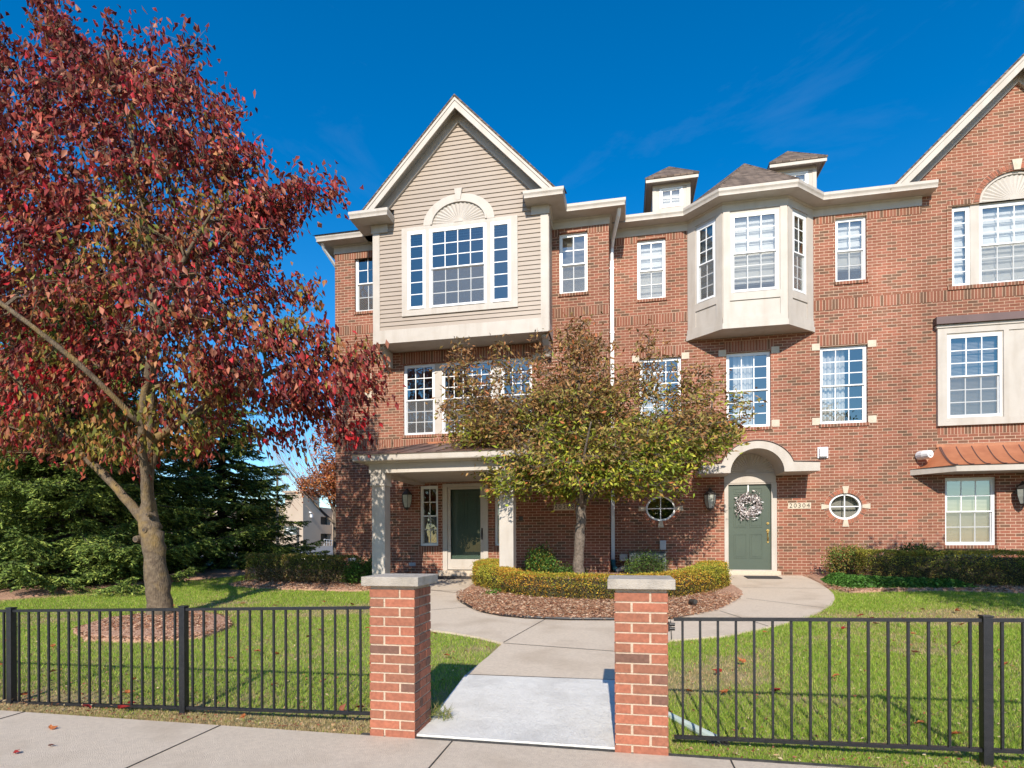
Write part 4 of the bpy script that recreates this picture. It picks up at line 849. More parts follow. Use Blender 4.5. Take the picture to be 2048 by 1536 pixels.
# copper hood over the ground floor window
C0 = [(6.38, RY), (6.98, 13.75), (10.02, 13.75), (10.62, RY)]
m = MB(); m.sweep(C0, [(-0.30, 2.885), (0.0, 2.885), (0.0, 3.02), (-0.30, 3.02)]) if False else None
m.slab(C0, 2.89, 3.02); m.build('hood_fascia', M['trim'], H2)
def hood(t):   # 0 eave .. 1 wall
    return 3.025+0.50*(t**1.9)
m = MB(); NT = 10
def hp(side, t):
    lf = (6.36+(6.93-6.36)*t, RY); 
    if side == 'L0': return (6.36+0.57*t**0.8, RY-0.0, hood(t))
    if side == 'L1': return (6.96+(6.96-6.96)*t, 13.72+(RY-13.72)*t, hood(t))
    if side == 'R1': return (10.04, 13.72+(RY-13.72)*t, hood(t))
    if side == 'R0': return (10.64-0.57*t**0.8, RY, hood(t))
for i in range(NT):
    t, s = i/NT, (i+1)/NT
    for A2, B2 in (('L0', 'L1'), ('L1', 'R1'), ('R1', 'R0')): m.poly([hp(A2, t), hp(B2, t), hp(B2, s), hp(A2, s)])
hd = m.build('copper_hood', M['copper'], H2, fix=False)
m = MB()
for i in range(11): x = 6.99+0.304*i; m.tube([(x, 13.72+(RY-13.72)*t_, hood(t_)+0.010) for t_ in [j/8 for j in range(9)]], 0.011, 4)
m.tube([hp('L1', j/8)[:2]+(hood(j/8)+0.01,) for j in range(9)], 0.010, 4); m.build('roof_seam', M['brownmetal'], hd)
m = MB(FR); m.box(6.90, 10.1, 0.0, 0.02, 3.50, 3.57); m.build('flashing', M['copper'], hd)

#---YARD---
# ======================= brick piers and fence
def pier(x0, y0, label):
    t = thing('brick_pier', (x0+0.17, y0+0.17, 0.0), label, 'brick pier', 'brick gate piers'); W = 0.345
    m = MB(); m.box(x0+0.006, x0+W-0.006, y0+0.006, y0+W-0.006, -0.1, 1.10); m.build('mortar_core', M['mortar'], t)
    b = MB(); h = 0.0677; j = 0.012
    for c in range(16):
        z0 = c*h+0.004; z1 = z0+h-j+rng.uniform(-0.001, 0.001); sw = (c % 2 == 0); s_, l_ = 0.105, W-0.105-j*1.3
        def row(along, fixed, y_a, y_b, flip):
            a = along; cut = a+(s_ if flip else l_); r_ = lambda: rng.uniform(-0.0015, 0.0015)
            return (a+r_(), cut+r_()), (cut+j*1.3+r_(), a+W+r_())
        for (p, q) in row(x0, 0, 0, 0, sw): b.box(p, q, y0+rng.uniform(-0.001, 0.002), y0+0.10, z0, z1)
        for (p, q) in row(x0, 0, 0, 0, not sw): b.box(p, q, y0+W-0.10, y0+W, z0, z1)
        y_a, y_b = y0+0.10+j, y0+W-0.10-j; mid = (y_a+y_b)/2
        for xx in (x0, x0+W-0.10):
            if sw: b.box(xx+rng.uniform(-0.001, 0.001), xx+0.10, y_a, y_b, z0, z1)
            else: b.box(xx, xx+0.10, y_a, mid-0.004, z0, z1); b.box(xx, xx+0.10, mid+0.004, y_b, z0, z1)
    b.build('brickwork', M['pbrick'], t)
    m = MB(); m.box(x0-0.045, x0+W+0.045, y0-0.045, y0+W+0.045, 1.103, 1.170); m.build('cap', M['cap'], t, bevel=0.005)
    return t
pL = pier(-1.825, 3.83, 'brick gate pier left of the pale entry slab, its right side showing')
pR = pier(-0.07, 3.83, 'brick gate pier right of the pale entry slab, seen square on')
m = MB(); m.box(0.275, 0.30, 4.0, 4.06, 0.80, 0.86); m.tube([(0.29, 4.03, 0.845), (0.335, 4.03, 0.845)], 0.012, 8); m.tube([(0.29, 4.03, 0.815), (0.335, 4.03, 0.815)], 0.012, 8); m.build('gate_latch', M['black'], pR)
def fence(label, posts, runs, zt):
    t = thing('metal_fence', (posts[0], 4.06, 0.0), label, 'fence', 'black metal fences beside the piers')
    for p in posts:
        m = MB(); z = zt(p); m.box(p-0.027, p+0.027, 4.033, 4.087, -0.12, z); m.box(p-0.031, p+0.031, 4.029, 4.091, z, z+0.012); m.build('post', M['black'], t, bevel=0.003)
    for a, b, n in runs:
        m = MB()
        for i in range(n):
            x = a+(b-a)*(i+0.5)/n; z = zt(x); m.box(x-0.0075, x+0.0075, 4.0525, 4.0675, z-0.825, z-0.03)
        pn = m.build('picket_panel', M['black'], t)
        for dz in (-0.03, -0.845):
            m = MB(); q = 0.015; za, zb = zt(a)+dz, zt(b)+dz
            m.add([(a, 4.045, za), (b, 4.045, zb), (b, 4.075, zb), (a, 4.075, za), (a, 4.045, za+0.022), (b, 4.045, zb+0.022), (b, 4.075, zb+0.022), (a, 4.075, za+0.022)], [(0, 3, 2, 1), (4, 5, 6, 7), (0, 1, 5, 4), (1, 2, 6, 5), (2, 3, 7, 6), (3, 0, 4, 7)])
            m.build('rail', M['black'], pn)
fence('black metal picket fence left of the piers, in front of the red maple', [-7.12, -5.36, -3.59], [(-7.09, -5.39, 16), (-5.33, -3.62, 16), (-3.56, -1.85, 16)], lambda x: 0.934+0.027*(x+1.85))
fence('black metal picket fence right of the piers, in front of the open lawn', [2.22, 4.0, 5.8], [(0.33, 2.19, 16), (2.25, 3.97, 15), (4.03, 5.77, 15)], lambda x: 0.890+0.02*x)
# ======================= trees
def skeleton(seed_nodes, pts, root_bias=0.35):
    """greedy tree joining cluster points to a trunk/limb skeleton; returns parent list"""
    nodes = [np.array(s[0]) for s in seed_nodes]; rad = [s[1] for s in seed_nodes]; par = [s[2] for s in seed_nodes]; ns = len(nodes)
    plen = [0.0]*ns
    for i in range(ns): plen[i] = 0 if par[i] < 0 else plen[par[i]]+np.linalg.norm(nodes[i]-nodes[par[i]])
    A = np.array(nodes); PL = np.array(plen)
    ok0 = np.array([s[3] for s in seed_nodes])
    order = np.argsort([np.min(np.linalg.norm(A[ok0]-p, axis=1)) for p in pts])
    for i in order:
        p = pts[i]; d = np.linalg.norm(A-p, axis=1); cost = d+root_bias*PL*0.3; cost[:ns][~ok0] = 1e9
        up = np.maximum(0, A[:, 2]-p[2]-0.1); cost = cost+up*1.2
        k = int(np.argmin(cost)); par.append(k); A = np.vstack([A, p]); PL = np.append(PL, PL[k]+d[k])
    return A, par, ns
def limb(path, nper=1):
    return path
def make_tree(root, name_bark, limbs, pts, twig_r=0.004, barkmat='bark', sides=8):
    """limbs: list of paths [(x,y,z,r)...], first is the trunk; joins by nearest point"""
    seeds = []; m = MB()
    for li, path in enumerate(limbs):
        # smooth (Catmull-Rom) and roughen
        P = [np.array(p, float) for p in path]; Q = []
        for i in range(len(P)-1):
            p0, p1, p2, p3 = P[max(i-1, 0)], P[i], P[i+1], P[min(i+2, len(P)-1)]
            for s in range(4):
                t = s/4; Q.append(0.5*((2*p1)+(-p0+p2)*t+(2*p0-5*p1+4*p2-p3)*t*t+(-p0+3*p1-3*p2+p3)*t**3))
        Q.append(P[-1]); par0 = -1
        if li > 0:
            A = np.array([s[0] for s in seeds]); par0 = int(np.argmin(np.linalg.norm(A-Q[0][:3], axis=1)))
        for i, q in enumerate(Q):
            seeds.append((tuple(q[:3]), q[3], par0 if i == 0 else len(seeds)-1, li > 0 and i > 2 or (li == 0 and i > len(Q)*0.75)))
        jit = [q[:3]+rng.normal(size=3)*q[3]*0.08 for q in Q]; jit[0] = Q[0][:3]
        m.tube([tuple(x) for x in jit], [q[3]*(1+rng.normal()*0.04) for q in Q], sides if li == 0 else 7)
    tr = m.build('trunk', M[barkmat], root, smooth=True)
    A, par, ns = skeleton(seeds, pts); cnt = np.zeros(len(A))
    for i in range(len(A)-1, ns-1, -1):
        cnt[i] += 1
        if par[i] >= ns: cnt[par[i]] += cnt[i]
    b = MB()
    for i in range(ns, len(A)):
        p = A[par[i]]; q = A[i]; d = q-p; L_ = np.linalg.norm(d); mid = (p+q)/2+rng.normal(size=3)*L_*0.06+np.array([0, 0, L_*0.06])
        r1 = min(0.035, twig_r*math.sqrt(cnt[i])*1.15+0.002); r0 = r1*1.25
        b.tube([tuple(p), tuple(mid), tuple(q)], [r0, (r0+r1)/2, r1*0.8], 4, cap=False)
    b.build('branches', M[barkmat], root, fix=False)
    return A, par, ns
def twiglets(par_, pts_, offs, N_, k, mat_, r=0.003):
    m = MB(); st = max(1, N_//k)
    for i in range(len(pts_)):
        for j in range(0, N_, st):
            o_ = offs[i*N_+j]; p_ = pts_[i]; m.tube([tuple(p_), tuple(p_+o_*0.5+np.array([0, 0, 0.012])), tuple(p_+o_)], [r, r*0.8, r*0.5], 3, cap=False)
    m.build('twigs', M[mat_], par_, fix=False)
# ---- red maple
maple = thing('maple_tree', (-7.22, 7.66, 0.2), 'large maple with dark red leaves standing on the left lawn', 'maple tree')
MP = [(-9.37, 10.66), (-8.98, 10.17), (-8.39, 9.98), (-7.81, 9.71), (-7.35, 9.23), (-6.98, 9.09), (-6.57, 9.25), (-6.4, 8.68), (-6.0, 8.3), (-6.09, 8.01), (-5.75, 7.57), (-5.41, 7.15), (-5.32, 6.83), (-4.74, 6.91), (-4.09, 6.68), (-4.25, 6.44), (-4.54, 6.36), (-4.66, 5.93), (-4.91, 5.65), (-4.58, 5.1), (-4.75, 4.89), (-4.34, 4.41), (-4.18, 3.96), (-3.63, 4.18), (-3.4, 3.66), (-3.83, 3.57), (-3.95, 3.06), (-4.35, 3.3), (-5.09, 2.96), (-5.77, 3.22), (-6.2, 2.85), (-7.1, 2.85), (-7.85, 2.5), (-8.42, 2.75), (-9.11, 2.7), (-9.71, 2.8), (-10.75, 2.85), (-11.6, 4.28), (-12.2, 6.14), (-11.9, 8.0), (-11.0, 9.2), (-10.6, 9.7), (-10.3, 9.3), (-10.0, 9.9), (-9.7, 10.1)]
def crown_points(poly, n, cy, depth, edge, seed, thr=-0.25, ns=1.5, zc=None, rag_w=1.3):
    P = np.array(poly); out = []
    while sum(len(o) for o in out) < n:
        x = rng.uniform(P[:, 0].min(), P[:, 0].max(), n*3); z = rng.uniform(P[:, 1].min(), P[:, 1].max(), n*3)
        k = inpoly(poly, x, z); x, z = x[k], z[k]; d = edgedist(poly, x, z); T = depth*np.sqrt(np.clip(d/edge, 0.02, 1)); y = cy+rng.uniform(-0.72, 1.1, len(x))*T; sc_ = 1+(y/cy-1)*0.8; x = x*sc_; z = CAMZ+(z-CAMZ)*sc_
        X = np.stack([x, y, z], 1); v = vnoise(X*[1, 1, 1.8], ns, seed); rag = d > rag_w*np.clip(vnoise(np.stack([x/sc_, z/sc_, x*0], 1), 3.1, seed+40)+0.15, 0, 1); X, v = X[rag], v[rag]; k = (v > thr) | (rng.uniform(size=len(X)) < 0.05); out.append(X[k])
    return np.concatenate(out)[:n]
pts = crown_points(MP, 1190, 7.66, 2.2, 1.7, 3, thr=0.12, ns=2.7, rag_w=1.1)
_fx = []
for x_, z_, x2, z2, dy in ((-9.0, 9.6, -9.55, 10.75, 0), (-8.6, 9.4, -8.35, 10.1, .3), (-10.0, 9.2, -10.35, 10.3, -.2), (-7.8, 9.0, -7.35, 9.55, .2), (-7.0, 8.5, -6.5, 9.35, 0), (-6.7, 7.9, -5.95, 8.35, .3), (-6.0, 7.0, -5.35, 7.2, -.2), (-5.6, 6.4, -4.1, 6.75, .1), (-5.5, 6.2, -4.4, 6.45, -.3), (-5.4, 5.3, -4.55, 5.2, .2), (-5.3, 4.6, -4.3, 4.45, 0), (-5.0, 3.9, -3.5, 4.2, .1), (-4.9, 3.6, -3.35, 3.65, -.2), (-4.8, 3.4, -3.95, 3.1, .3), (-6.0, 3.3, -5.0, 2.95, .4), (-10.6, 8.2, -11.3, 8.8, 0), (-10.8, 6.0, -11.6, 6.4, .4)):
    for t_ in np.arange(0, 1.01, 0.13/max(0.3, math.hypot(x2-x_, z2-z_))): _fx.append((x_+(x2-x_)*t_+rng.normal()*0.05, 7.66+dy+rng.normal()*0.1, z_+(z2-z_)*t_+rng.normal()*0.05))
pts = np.concatenate([pts, np.array(_fx)])
limbs = [[(-7.22, 7.66, 0.08, 0.27), (-7.22, 7.66, 0.35, 0.19), (-7.26, 7.66, 0.9, 0.165), (-7.33, 7.66, 1.45, 0.158), (-7.40, 7.66, 1.75, 0.15), (-7.42, 7.66, 2.2, 0.095), (-7.46, 7.7, 2.9, 0.075), (-7.40, 7.7, 3.8, 0.068), (-7.36, 7.75, 5.0, 0.06), (-7.5, 7.7, 6.6, 0.05), (-7.8, 7.7, 8.2, 0.03), (-8.2, 7.7, 9.4, 0.014)],
         [(-7.42, 7.64, 1.72, 0.09), (-7.75, 7.55, 2.15, 0.072), (-8.15, 7.45, 2.6, 0.062), (-8.65, 7.35, 3.1, 0.052), (-9.3, 7.2, 3.9, 0.05), (-10.0, 7.0, 5.0, 0.03), (-10.8, 6.9, 6.4, 0.014)],
         [(-7.38, 7.62, 1.8, 0.085), (-7.30, 7.5, 2.4, 0.07), (-7.18, 7.3, 3.2, 0.06), (-6.8, 7.1, 4.2, 0.055), (-6.2, 6.9, 5.2, 0.035), (-5.5, 6.8, 6.0, 0.014)],
         [(-7.44, 7.72, 1.8, 0.09), (-7.60, 7.85, 2.4, 0.08), (-7.72, 8.1, 3.4, 0.068), (-8.4, 8.4, 5.2, 0.045), (-9.0, 8.4, 7.0, 0.028), (-9.4, 8.2, 8.6, 0.013)],
         [(-7.45, 7.7, 3.0, 0.07), (-6.8, 8.2, 3.7, 0.055), (-6.0, 8.5, 4.2, 0.04), (-5.0, 8.3, 4.4, 0.025), (-4.2, 7.9, 4.1, 0.012)],
         [(-7.38, 7.72, 4.6, 0.055), (-6.9, 7.9, 5.6, 0.045), (-6.2, 8.0, 6.6, 0.03), (-5.5, 8.0, 7.0, 0.015)],
         [(-7.18, 7.3, 3.2, 0.05), (-7.6, 6.6, 4.0, 0.04), (-8.4, 6.0, 4.8, 0.03), (-9.4, 5.7, 5.4, 0.014)]]
A, par, ns = make_tree(maple, 'trunk', limbs, pts, 0.0042, 'bark', 14)
m = MB()
for (x, z, r) in ((-7.33, 1.62, 0.045), (-7.27, 1.86, 0.03), (-7.55, 1.48, 0.05)): m = MB(); m.tube([(x, 7.56 if x > -7.5 else 7.62, z), (x, 7.485 if x > -7.5 else 7.55, z)], [r*1.3, r], 12); sc0 = m.build('branch_scar', M['bark'], maple); m = MB(); m.tube([(x, 7.49 if x > -7.5 else 7.555, z), (x, 7.482 if x > -7.5 else 7.547, z)], r*0.6, 10); m.build('hollow_shade', M['darkbark'], sc0)  # flat dark disc on each scar stands in for shade in a hole
N = 34; C0_ = np.repeat(pts, N, 0); nn = len(C0_); off = rng.normal(size=(nn, 3))*[0.125, 0.125, 0.13]; C = C0_+off; twiglets(maple, pts, off, N, 6, 'bark')
tipd = np.repeat(pts-np.array([-7.3, 7.66, 4.5]), N, 0); D = unit(tipd)*0.45+rng.normal(size=(nn, 3))*0.5+np.array([0, 0, -1.35])
hgt = (C[:, 2]-3.0)/7; outer = np.clip(np.linalg.norm((C-np.array([-7.6, 7.66, 6.0]))/[4.2, 2.4, 4.2], axis=1), 0, 1.3)
sel = vnoise(C0_*1.0, 2.4, 11)*0.9+np.repeat(rng.normal(size=len(pts)), N)*0.30+rng.normal(size=nn)*0.18
gscore = sel+(0.62-outer)*0.9-np.clip(hgt, 0, 1)*0.75+0.02+0.5*np.exp(-((C[:, 2]-3.2)/0.7)**2)*(C[:, 0] < -5.6)
col = palette(nn, [(0.20, 0.028, 0.026), (0.28, 0.058, 0.038), (0.11, 0.018, 0.018), (0.40, 0.028, 0.035), (0.34, 0.13, 0.08)], [4, 3, 3.2, 1.0, 2.0], 0.25)*np.repeat(np.exp(rng.normal(size=len(pts))*0.22), N)[:, None]
g2 = palette(nn, [(0.24, 0.19, 0.035), (0.14, 0.15, 0.03), (0.36, 0.26, 0.06), (0.32, 0.14, 0.05)], [3, 3, 1.2, 2], 0.2); g1 = palette(nn, [(0.34, 0.11, 0.045), (0.28, 0.14, 0.05), (0.40, 0.19, 0.08)], [3, 2, 1], 0.2)
col[gscore > 0.12] = g1[gscore > 0.12]; col[gscore > 0.40] = g2[gscore > 0.40]
red = (vnoise(C0_, 3.3, 21) > 0.42) & (hgt < 0.45); col[red & (rng.uniform(size=nn) < 0.6)] = (0.42, 0.02, 0.025)
V, F, T = leaves(C, D, np.clip(0.108*np.exp(rng.normal(size=nn)*0.25), 0.055, 0.17), np.clip(0.055*np.exp(rng.normal(size=nn)*0.25), 0.03, 0.09), col, 0.36)
rawmesh('crown', V, F, T, M['leaf'], maple)
# ---- ornamental tree in the bed
orn = thing('ornamental_tree', (-0.93, 11.6, 0.45), 'small spreading tree with green and rusty leaves in the bed between the doors', 'small tree')
OP = [(-3.96, 4.44), (-3.82, 5.13), (-3.29, 5.46), (-2.54, 5.2), (-1.9, 5.68), (-1.39, 5.54), (-0.98, 5.96), (-0.67, 5.89), (-0.48, 5.37), (-0.08, 5.04), (0.41, 5.7), (0.55, 5.64), (0.5, 5.0), (1.45, 4.79), (1.58, 4.44), (1.81, 4.53), (2.36, 4.02), (2.76, 3.76), (2.36, 3.54), (2.17, 3.16), (1.81, 2.84), (1.25, 2.75), (1.06, 2.36), (0.49, 2.58), (-0.19, 2.34), (-0.79, 2.55), (-1.5, 2.37), (-2.13, 2.48), (-2.76, 2.75), (-2.98, 3.03), (-3.58, 2.89), (-3.47, 3.2), (-3.85, 3.48)]
OC = [(-3.4, 3.2), (-3.6, 4.1), (-2.9, 4.55), (-1.9, 4.35), (-1.2, 4.85), (-0.2, 4.5), (0.9, 4.25), (1.9, 3.9), (2.1, 3.4), (1.2, 2.65), (0.3, 2.45), (-1.0, 2.4), (-2.3, 2.55)]
pa = crown_points(OP, 400, 11.6, 1.2, 1.0, 5, thr=-0.05, ns=3.0, rag_w=0.6); pb = crown_points(OC, 930, 11.6, 1.45, 1.0, 6, thr=-0.02, ns=3.0, rag_w=0.9)
pc = np.stack([rng.uniform(-2.7, 1.1, 240), 11.5+rng.uniform(-1.1, 1.1, 240), rng.uniform(2.38, 3.1, 240)], 1)
pd = np.array([(x_+rng.normal()*0.07, 11.6+y_+rng.normal()*0.07, z_) for x_, y_, za, zb_ in ((-0.85, 0, 4.9, 6.0), (-1.15, 0.3, 4.9, 5.6), (0.5, 0.4, 4.6, 5.75), (-3.3, -0.4, 4.6, 5.5), (-2.4, -0.3, 4.8, 5.4), (1.7, 0, 4.2, 4.75), (-0.4, -0.3, 4.8, 5.3), (1.2, 0.4, 4.5, 5.1)) for z_ in np.arange(za, zb_, 0.15)])
pts = np.concatenate([pa, pb, pc, pd]); pts[:, 1] = np.clip(pts[:, 1], 9.9, 13.35)
limbs = [[(-0.93, 11.6, 0.40, 0.135), (-0.92, 11.6, 0.7, 0.112), (-0.93, 11.6, 1.2, 0.105), (-0.88, 11.6, 1.8, 0.10), (-0.86, 11.6, 2.2, 0.10), (-0.7, 11.6, 2.6, 0.07), (-0.75, 11.6, 3.3, 0.05), (-0.9, 11.6, 4.4, 0.03), (-0.9, 11.6, 5.4, 0.012)],
         [(-0.86, 11.58, 2.15, 0.06), (-1.2, 11.4, 2.7, 0.05), (-1.9, 11.2, 3.3, 0.035), (-2.8, 11.1, 3.9, 0.022), (-3.4, 11.1, 4.7, 0.01)], [(-0.86, 11.58, 2.15, 0.06), (-0.4, 11.4, 2.6, 0.05), (0.4, 11.3, 3.2, 0.035), (1.4, 11.3, 3.6, 0.02), (2.3, 11.4, 3.75, 0.01)],
         [(-0.86, 11.6, 2.2, 0.055), (-1.0, 12.2, 2.9, 0.04), (-1.4, 12.7, 3.7, 0.02), (-1.5, 12.9, 4.5, 0.01)], [(-0.7, 11.6, 2.6, 0.04), (0.0, 12.2, 3.4, 0.03), (0.4, 12.4, 4.5, 0.015), (0.5, 12.2, 5.4, 0.008)], [(-0.86, 11.55, 2.1, 0.045), (-0.8, 10.9, 2.8, 0.03), (-0.6, 10.4, 3.6, 0.015)]]
make_tree(orn, 'trunk', limbs, pts, 0.0032, 'greybark', 12)
N = 27; C0_ = np.repeat(pts, N, 0); nn = len(C0_); off = rng.normal(size=(nn, 3))*[0.15, 0.14, 0.11]; C = C0_+off; twiglets(orn, pts, off, N, 5, 'greybark', 0.0025); D = unit(np.repeat(pts-np.array([-0.7, 11.6, 2.8]), N, 0))*0.6+rng.normal(size=(nn, 3))*0.55+np.array([0, 0, -0.35])
hg = (C[:, 2]-2.3)/3.2; sc = hg+vnoise(C0_, 2.6, 8)*0.35+np.repeat(rng.normal(size=len(pts)), N)*0.16+rng.normal(size=nn)*0.12
col = palette(nn, [(0.30, 0.34, 0.035), (0.19, 0.25, 0.028), (0.46, 0.42, 0.05), (0.11, 0.14, 0.022), (0.34, 0.20, 0.05)], [3, 3, 1.6, 1.8, 1.2], 0.2)
c2_ = palette(nn, [(0.32, 0.27, 0.07), (0.26, 0.20, 0.06), (0.42, 0.24, 0.08)], [3, 2, 1.5], 0.2); c3_ = palette(nn, [(0.32, 0.15, 0.06), (0.24, 0.12, 0.055), (0.40, 0.23, 0.09), (0.22, 0.16, 0.055)], [2, 2, 1.5, 2], 0.2)
col[sc > 0.32] = c2_[sc > 0.32]; col[sc > 0.60] = c3_[sc > 0.60]
k = (rng.uniform(size=nn) < 0.05) & (vnoise(C0_, 3, 2) > 0.1); col[k] = (0.50, 0.16, 0.06)
V, F, T = leaves(C, D, rng.uniform(0.08, 0.14, nn), rng.uniform(0.032, 0.052, nn), col, 0.25)
rawmesh('crown', V, F, T, M['leaf'], orn)
# ---- spruces
def spruce(base, h, rad, label, seed, zlow=0.5, grp='spruces behind the red maple'):
    r = np.random.default_rng(seed); t = thing('spruce_tree', base, label, 'spruce tree', grp); bx, by, bz = base
    m = MB(); m.tube([(bx, by, bz-0.1), (bx, by, bz+h*0.3), (bx+0.05, by, bz+h*0.7), (bx, by, bz+h)], [0.17, 0.13, 0.07, 0.01], 9); m.build('trunk', M['darkbark'], t, smooth=True)
    b = MB(); Cs, Ds, Ns = [], [], []; z = zlow
    while z < h*0.985:
        nb = 8 if z < h*0.8 else 5; f = 1-z/h; L0 = rad*(f**(0.75 if h > 8 else 1.0))*1.05+0.12; a0 = r.uniform(0, 6.28)
        for j in range(nb):
            a = a0+6.283*j/nb+r.normal()*0.3; L_ = L0*r.uniform(0.6, 1.15); d = np.array([math.cos(a), math.sin(a), 0]); s = np.array([-d[1], d[0], 0]); zj = z+r.normal()*0.12
            lift = r.uniform(-0.10, 0.16); P = [np.array([bx, by, bz+zj])+d*L_*u+np.array([0, 0, L_*(-0.30*u*(1-u*0.7)+lift*u*u)]) for u in [q/6 for q in range(7)]]
            b.tube([tuple(p) for p in P], [0.028*(1-q/7)+0.004 for q in range(7)], 4, cap=False)
            for q in range(int(10+L_*17)):
                u = r.uniform(0.10, 1.0)**0.75; i = min(5, int(u*6)); p = P[i]+(P[i+1]-P[i])*(u*6-i); sd = r.choice([-1, 1]); ln = (0.16+0.30*L_*(1-u)**0.8)*r.uniform(0.6, 1.2)
                ax_ = d*r.uniform(0.5, 0.95)+s*sd*r.uniform(0.35, 1.0)+np.array([0, 0, r.uniform(-0.75, 0.05)]); ax_ = ax_/np.linalg.norm(ax_); n_ = max(2, int(ln/0.055)); k = np.arange(n_)[:, None]
                pts_ = p+ax_*(k+0.4)*0.055+np.array([0, 0, -0.10])*(k/n_)**2*ln
                # short needle sprays standing off both sides of the twig
                for w_ in (-1, 1):
                    sdv = np.cross(ax_, [0, 0, 1.0])*w_; Cs.append(pts_+sdv*0.028+r.normal(size=(n_, 3))*0.012); Ds.append(ax_*0.8+sdv*0.7+r.normal(size=(n_, 3))*0.35)
                Cs.append(pts_+r.normal(size=(n_, 3))*0.01); Ds.append(ax_+r.normal(size=(n_, 3))*0.25)
        z += 0.16+0.09*r.uniform()
    b.build('branches', M['darkbark'], t, fix=False)
    C = np.concatenate(Cs); D = np.concatenate(Ds); n = len(C)
    col = palette(n, [(0.17, 0.24, 0.05), (0.11, 0.17, 0.04), (0.31, 0.37, 0.08), (0.07, 0.10, 0.03)], [3, 3, 2, 2], 0.22)
    V, F, T = leaves(C, D, 0.095, 0.030, col, 0.2, r.normal(size=(n, 3))); rawmesh('crown', V, F, T, M['needle'], t); print('spruce', n)
    return t
spruce((-13.3, 11.6, 0.43), 8.6, 3.7, 'broad spruce at the left edge behind the fence', 1, 0.25)
spruce((-12.4, 15.6, 0.58), 6.9, 3.1, 'dark spruce beside the hedge, nearest to the parking lot', 2, 0.35)
spruce((-16.8, 14.2, 0.58), 9.5, 3.6, 'spruce in the back row, behind the other two', 3, 0.3)
spruce((-20.5, 18.0, 0.58), 9.0, 3.6, 'farthest spruce, at the back of the row', 4, 0.3)
# ---- background trees
def bushy(name, base, blobs, n, cols, wts, ll, lw, label, cat, trunk, group=None, barkmat='greybark', seed=0, tw=0.003):
    t = thing(name, base, label, cat, group); P = []
    for (x, y, z, rx, ry, rz, wt) in blobs:
        k = int(n*wt); q = rng.normal(size=(k, 3)); q = unit(q)*(rng.uniform(size=(k, 1))**0.5); P.append(np.array([x, y, z])+q*[rx, ry, rz])
    P = np.concatenate(P); make_tree(t, 'trunk', trunk, P, tw, barkmat, 8)
    return t, P
t, P = bushy('autumn_tree', (-12.0, 22.5, 0.6), [(-12.3, 22.5, 4.0, 1.3, 1.3, 0.9, 0.5), (-12.0, 22.5, 5.6, 1.2, 1.3, 1.6, 0.4), (-13.4, 22.4, 3.8, 0.7, 0.8, 0.5, 0.1)], 420, None, None, 0, 0, 'orange leaved tree against the left edge of the brick wall', 'tree',
             [[(-12.3, 22.5, 0.5, 0.12), (-12.3, 22.5, 2.0, 0.10), (-12.35, 22.5, 3.4, 0.07), (-12.2, 22.5, 5.5, 0.04), (-12.1, 22.5, 7.2, 0.015)], [(-12.3, 22.5, 2.2, 0.07), (-13.1, 22.4, 3.0, 0.05), (-14.0, 22.3, 4.1, 0.03), (-14.9, 22.2, 5.3, 0.01)], [(-12.32, 22.5, 2.6, 0.06), (-12.9, 22.7, 3.8, 0.04), (-13.6, 22.8, 5.2, 0.02), (-14.2, 22.8, 6.9, 0.008)], [(-12.3, 22.5, 2.3, 0.05), (-11.5, 22.5, 3.5, 0.04), (-11.0, 22.5, 5.2, 0.01)]])
N = 22; C0_ = np.repeat(P, N, 0); nn = len(C0_); C = C0_+rng.normal(size=(nn, 3))*0.13
V, F, T = leaves(C, rng.normal(size=(nn, 3)), 0.10, 0.07, palette(nn, [(0.50, 0.19, 0.06), (0.38, 0.12, 0.06), (0.58, 0.27, 0.09), (0.26, 0.09, 0.06)], [3, 3, 1, 1.5], 0.15), 0.25); rawmesh('crown', V, F, T, M['leaf'], t)
m = MB()
for i in range(90):
    x = rng.uniform(-15.2, -12.4); z = rng.uniform(3.2, 5.2); y = 22.5+rng.uniform(-1, 1); L_ = rng.uniform(0.8, 2.2); dx = -rng.uniform(0.2, 0.6)
    m.tube([(x+0.6, y, z-0.6), (x, y, z), (x+dx*L_*0.5, y, z+L_*0.5), (x+dx*L_, y, z+L_)], [0.008, 0.007, 0.005, 0.003], 3, cap=False)
m.build('bare_twigs', M['twig'], t, fix=False)
